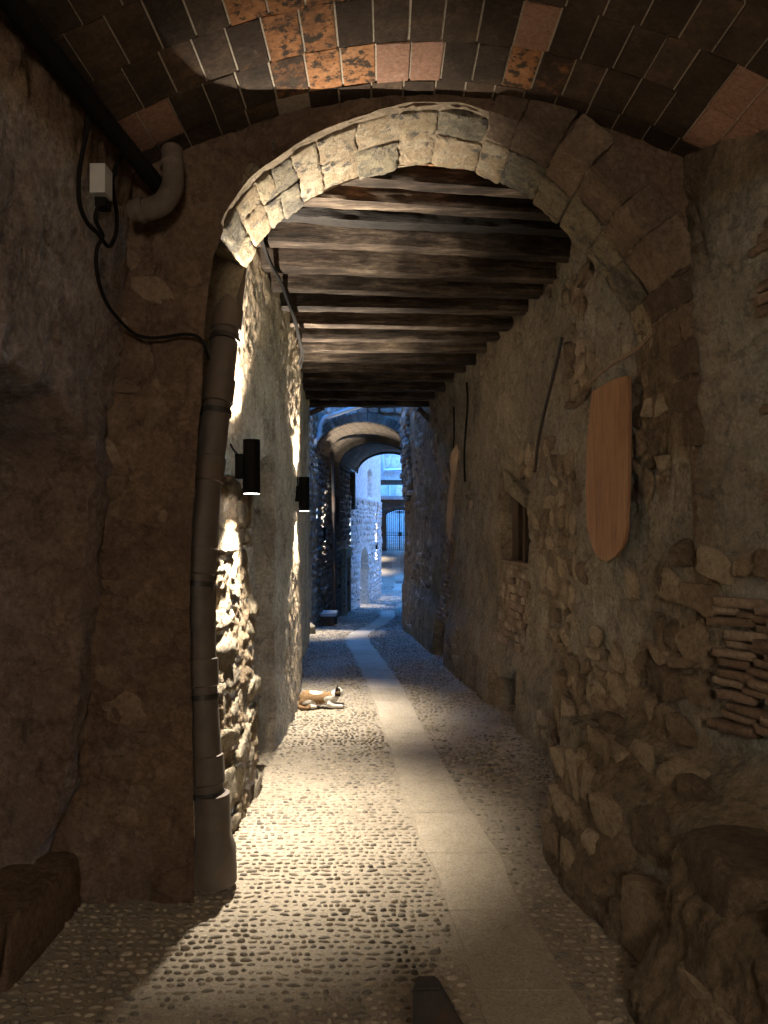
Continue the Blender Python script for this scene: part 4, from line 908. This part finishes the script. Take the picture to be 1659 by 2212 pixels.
MB().tube(spline(c1, 5), .0085, 6).obj('cable_loop', M['cable'], smooth=True, label='black cable looping under the white junction box on the left wall', cat='cable')
c2 = [Q(212,445),Q(206,475),Q(222,510),Q(210,535),Q(208,575),Q(218,625),Q(240,670),P(282,715,2.95),P(315,729,2.95),P(350,729,2.955),P(400,722,2.955),P(428,728,2.96),P(443,750,3.05),P(450,775,3.3)]
MB().tube(spline(c2, 5), .0075, 6).obj('power_cable', M['cable'], smooth=True, label='black cable dropping from the junction box and crossing to the downpipe', cat='cable')
a = Vector(Q(200, 362)); jb = empty('junction_box', tuple(Vector(Q(214, 432))), 'small white junction box with a black connector on the dark left wall', 'box')
c_ = Vector(Q(214, 394)); MB().box((c_.x - .02, c_.y - .035, c_.z - .052), (c_.x + .035, c_.y + .035, c_.z + .052)).obj('box', M['white_plastic'], jb)
c_ = Vector(Q(217, 438)); MB().box((c_.x - .01, c_.y - .028, c_.z - .022), (c_.x + .03, c_.y + .028, c_.z + .022)).obj('connector', M['cable'], jb)
el_ = empty('elbow_pipe', P(370, 345, 2.9), 'pale plaster spattered pipe elbow under the left corner of the vault', 'pipe')
MB().tube(spline([P(372, 325, 2.93), P(374, 370, 2.9), P(372, 405, 2.88), P(352, 438, 2.86), P(322, 452, 2.86), P(288, 456, 2.88)], 5), .043, 16).obj('elbow', M['pvc_old'], el_, True)
for (a, b) in ((P(372, 352, 2.91), P(373, 364, 2.91)), (P(312, 453, 2.86), P(300, 455, 2.86))): MB().tube([a, b], .050, 16).obj('collar', M['pvc_old'], el_, True)
# wires along the left beam ends
for k, (o_, lab) in enumerate(((0, 'bundle of dark wires sagging along the left ends of the beams'), (1, 'single loose wire looping under the bundle by the beam ends'))):
    pts = []
    for j, (px, py, d) in enumerate(((560, 505, 4.0), (580, 560, 4.35), (606, 610, 4.7), (622, 650, 5.0), (636, 690, 5.3), (646, 730, 5.6), (652, 760, 5.9), (646, 785, 6.2))):
        p_ = P(px + o_ * 4, py + (6 * (j % 2) + 4) * o_, d); pts.append(p_)
    MB().tube(spline(pts, 4), .014 if k == 0 else .006, 6).obj('wire_bundle' if k == 0 else 'loose_wire', M['cable'], smooth=True, label=lab, cat='wire')
tag(MB().tube(spline([P(640, 870, 6.2), P(641, 930, 6.15), P(640, 990, 6.1), P(644, 1050, 6.05)], 4), .006, 6).obj('lamp_cable', M['cable'], smooth=True), 'thin cable running down the wall corner into the second lamp', 'cable')
tag(MB().tube(spline([P(498, 960, 3.72), P(505, 972, 3.76), P(512, 980, 3.8)], 4), .006, 6).obj('lamp_cable', M['cable'], smooth=True), 'short cable running from behind the downpipe into the nearest lamp', 'cable')
tag(MB().box(P(678, 960, 13.0), tuple(Vector(P(685, 948, 13.0)) + Vector((0, .05, 0)))).obj('junction_box', M['white_plastic']), 'tiny white box on the blue lit stones below the waste pipes', 'box')
tag(MB().box(tuple(Vector(P(769, 1014, 19.4)) + Vector((0, 0, 0))), tuple(Vector(P(775, 1007, 19.4)) + Vector((0, .08, 0)))).obj('junction_box', M['white_plastic']), 'tiny white box on the pier beside the far vault opening', 'box')

# near post in the bottom of the picture
x0, y0 = .062, 1.62
ptop = EYE - (2112 - HY) / FP * 1.66; v = []
for z, a in ((ptop, 0), (0, 1)):
    for dx, dy in ((0, 0), (.066, 0), (.058, .05), (.012, .05)): v.append((x0 + .002 + dx + (a * .30 if dx > .03 else 0), y0 + dy + (a * .02 if dy else 0), z))
bm = bmesh.new(); vs = [bm.verts.new(p) for p in v]
for f in ((3,2,1,0),(4,5,6,7),(0,1,5,4),(1,2,6,5),(2,3,7,6),(3,0,4,7)): bm.faces.new([vs[q] for q in f])
bmesh.ops.recalc_face_normals(bm, faces=bm.faces[:]); bmesh.ops.bevel(bm, geom=bm.edges[:], offset=.004, segments=2, affect='EDGES')
vv = np.array([q.co[:] for q in bm.verts]); bm.verts.index_update(); ff = [[q.index for q in f.verts] for f in bm.faces]; bm.free()
obj('metal_post', vv, ff, M['iron'], label='dark tapering metal post top at the bottom edge, close to the viewer', cat='post')

# ------------------------------------------------------------------ the cat
cm = MB()
for c, r, rz, ry in (((.145,0,.075),(.125,.062,.066),0,.03), ((.085,0,.078),(.078,.066,.068),0,0), ((.075,-.045,.052),(.062,.026,.050),0,-.2), ((.075,.045,.052),(.062,.026,.050),0,0),
                     ((.235,0,.078),(.085,.052,.058),0,.05), ((.285,0,.078),(.052,.046,.060),0,-.3), ((.315,0,.100),(.048,.040,.046),0,-.7), ((.352,0,.130),(.042,.042,.040),0,0),
                     ((.381,-.004,.115),(.020,.021,.016),0,.1), ((.372,0,.108),(.022,.024,.014),0,0), ((.125,-.058,.020),(.055,.018,.018),.1,0), ((.125,.058,.020),(.055,.018,.018),-.1,0)):
    cm.add(*ell(c, r, rz, ry))
cm.tube([(.26,-.035,.04),(.30,-.038,.022),(.35,-.034,.017),(.385,-.032,.017),(.398,-.032,.015)], [.030,.021,.015,.016,.011], 12)
cm.tube([(.26,.035,.04),(.30,.034,.024),(.35,.026,.020),(.388,.020,.020),(.402,.018,.018)], [.030,.021,.015,.016,.011], 12)
cm.tube([(.03,-.01,.05),(.008,-.035,.032),(.012,-.065,.018),(.045,-.085,.015),(.08,-.09,.014),(.11,-.088,.013)], [.022,.019,.017,.016,.015,.009], 12)
for s in (-1, 1):
    cm.tube([(.343, s*.022, .150), (.341, s*.027, .172), (.340, s*.031, .188)], [.017, .011, .002], 8)
me = mesh('cat_tmp', cm.v, cm.f); to = bpy.data.objects.new('cat_tmp', me); COL.objects.link(to)
rm = to.modifiers.new('r', 'REMESH'); rm.mode = 'VOXEL'; rm.voxel_size = .0042
sm_ = to.modifiers.new('s', 'SMOOTH'); sm_.iterations = 4; sm_.factor = .5
dg = bpy.context.evaluated_depsgraph_get(); ev = to.evaluated_get(dg); m2 = bpy.data.meshes.new_from_object(ev); bpy.data.objects.remove(to)
co = np.zeros(len(m2.vertices) * 3); m2.vertices.foreach_get('co', co); co = co.reshape(-1, 3)
x, y, z = co.T; w = fbm(co * 22, 3, 5) * .03; fur = fbm(co * np.array([60, 60, 160]), 3, 9)
white = np.array([.52,.50,.46]); tan = np.array([.19,.12,.065]); dark = np.array([.022,.017,.014]); c = np.tile(white, (len(co), 1))
def paint(mask, colr): c[mask] = colr * (1 + .45 * fur[mask])[:, None]
paint((x < .245 + w) & (z > .045 + w), tan); paint((x < .06 + w), tan)
paint((x > .20) & (x < .30 + w) & (z > .105 + w * .5), tan * 1.05)
paint((np.hypot((x - .10) / .055, (z - .045) / .033) + w * 8 < 1), white)
paint((np.hypot((x - .165) / .06, (z - .142) / .022) < 1) & (z > .115), white)
paint((x > .245 + w) & (x < .345) & (z < .105 + w), white)
hd = (x > .325) & (z > .085)
paint(hd & (z > .098 + w * .3) & (x < .374 - .5 * (np.abs(y) < .006)), dark)
paint(hd & (np.hypot((x - .352) / .02, (z - .135) / .012) < 1) & (np.abs(y) > .02), tan * .8)
paint((x > .372) & (z > .095), white); paint((np.abs(y) < .007) & (x > .355) & (z > .10), white)
paint((y < -.06) & (x < .12) & (z < .04), tan * .8)
vc = m2.color_attributes.new('fur_colour', 'FLOAT_COLOR', 'POINT'); vc.data.foreach_set('color', np.c_[c, np.ones(len(c))].ravel())
m2.polygons.foreach_set('use_smooth', np.ones(len(m2.polygons), bool))
fm, t, b = nt('fur'); at = t.nodes.new('ShaderNodeAttribute'); at.attribute_name = 'fur_colour'; ge = t.nodes.new('ShaderNodeTexCoord')
hn = noise(t, ge.outputs['Object'], 160, 4, .7, (.4, 1, 1.2)); t.links.new(mixc(t, .4, at.outputs[0], ramp(t, hn, [(.3, (.5,.48,.46)), (.65, (1.1,1.1,1.1))]), 'MULTIPLY'), b.inputs['Base Color']); b.inputs['Roughness'].default_value = .9; b.inputs['Specular IOR Level'].default_value = .1
bump(t, b, [(hn, .8, .002)]); m2.materials.clear(); m2.materials.append(fm)
g = G(690, 1527); cat = empty('cat', (-.748, 6.22, .008), 'white, ginger and dark brown cat lying on the cobbles below the second lamp', 'cat')
def child(o): COL.objects.link(o); o.parent = cat; return o
body = child(bpy.data.objects.new('body', m2))
for s in (-1, 1):
    e_, f_ = ell((.368, s*.0215, .129), (.0062, .0045, .0062), s * -.9)
    child(bpy.data.objects.new('eye', mesh('eye', e_, f_, M['black_metal'], True)))
e_, f_ = ell((.400, -.003, .117), (.0035, .004, .003)); child(bpy.data.objects.new('nose', mesh('nose', e_, f_, M['tile_pink'], True)))
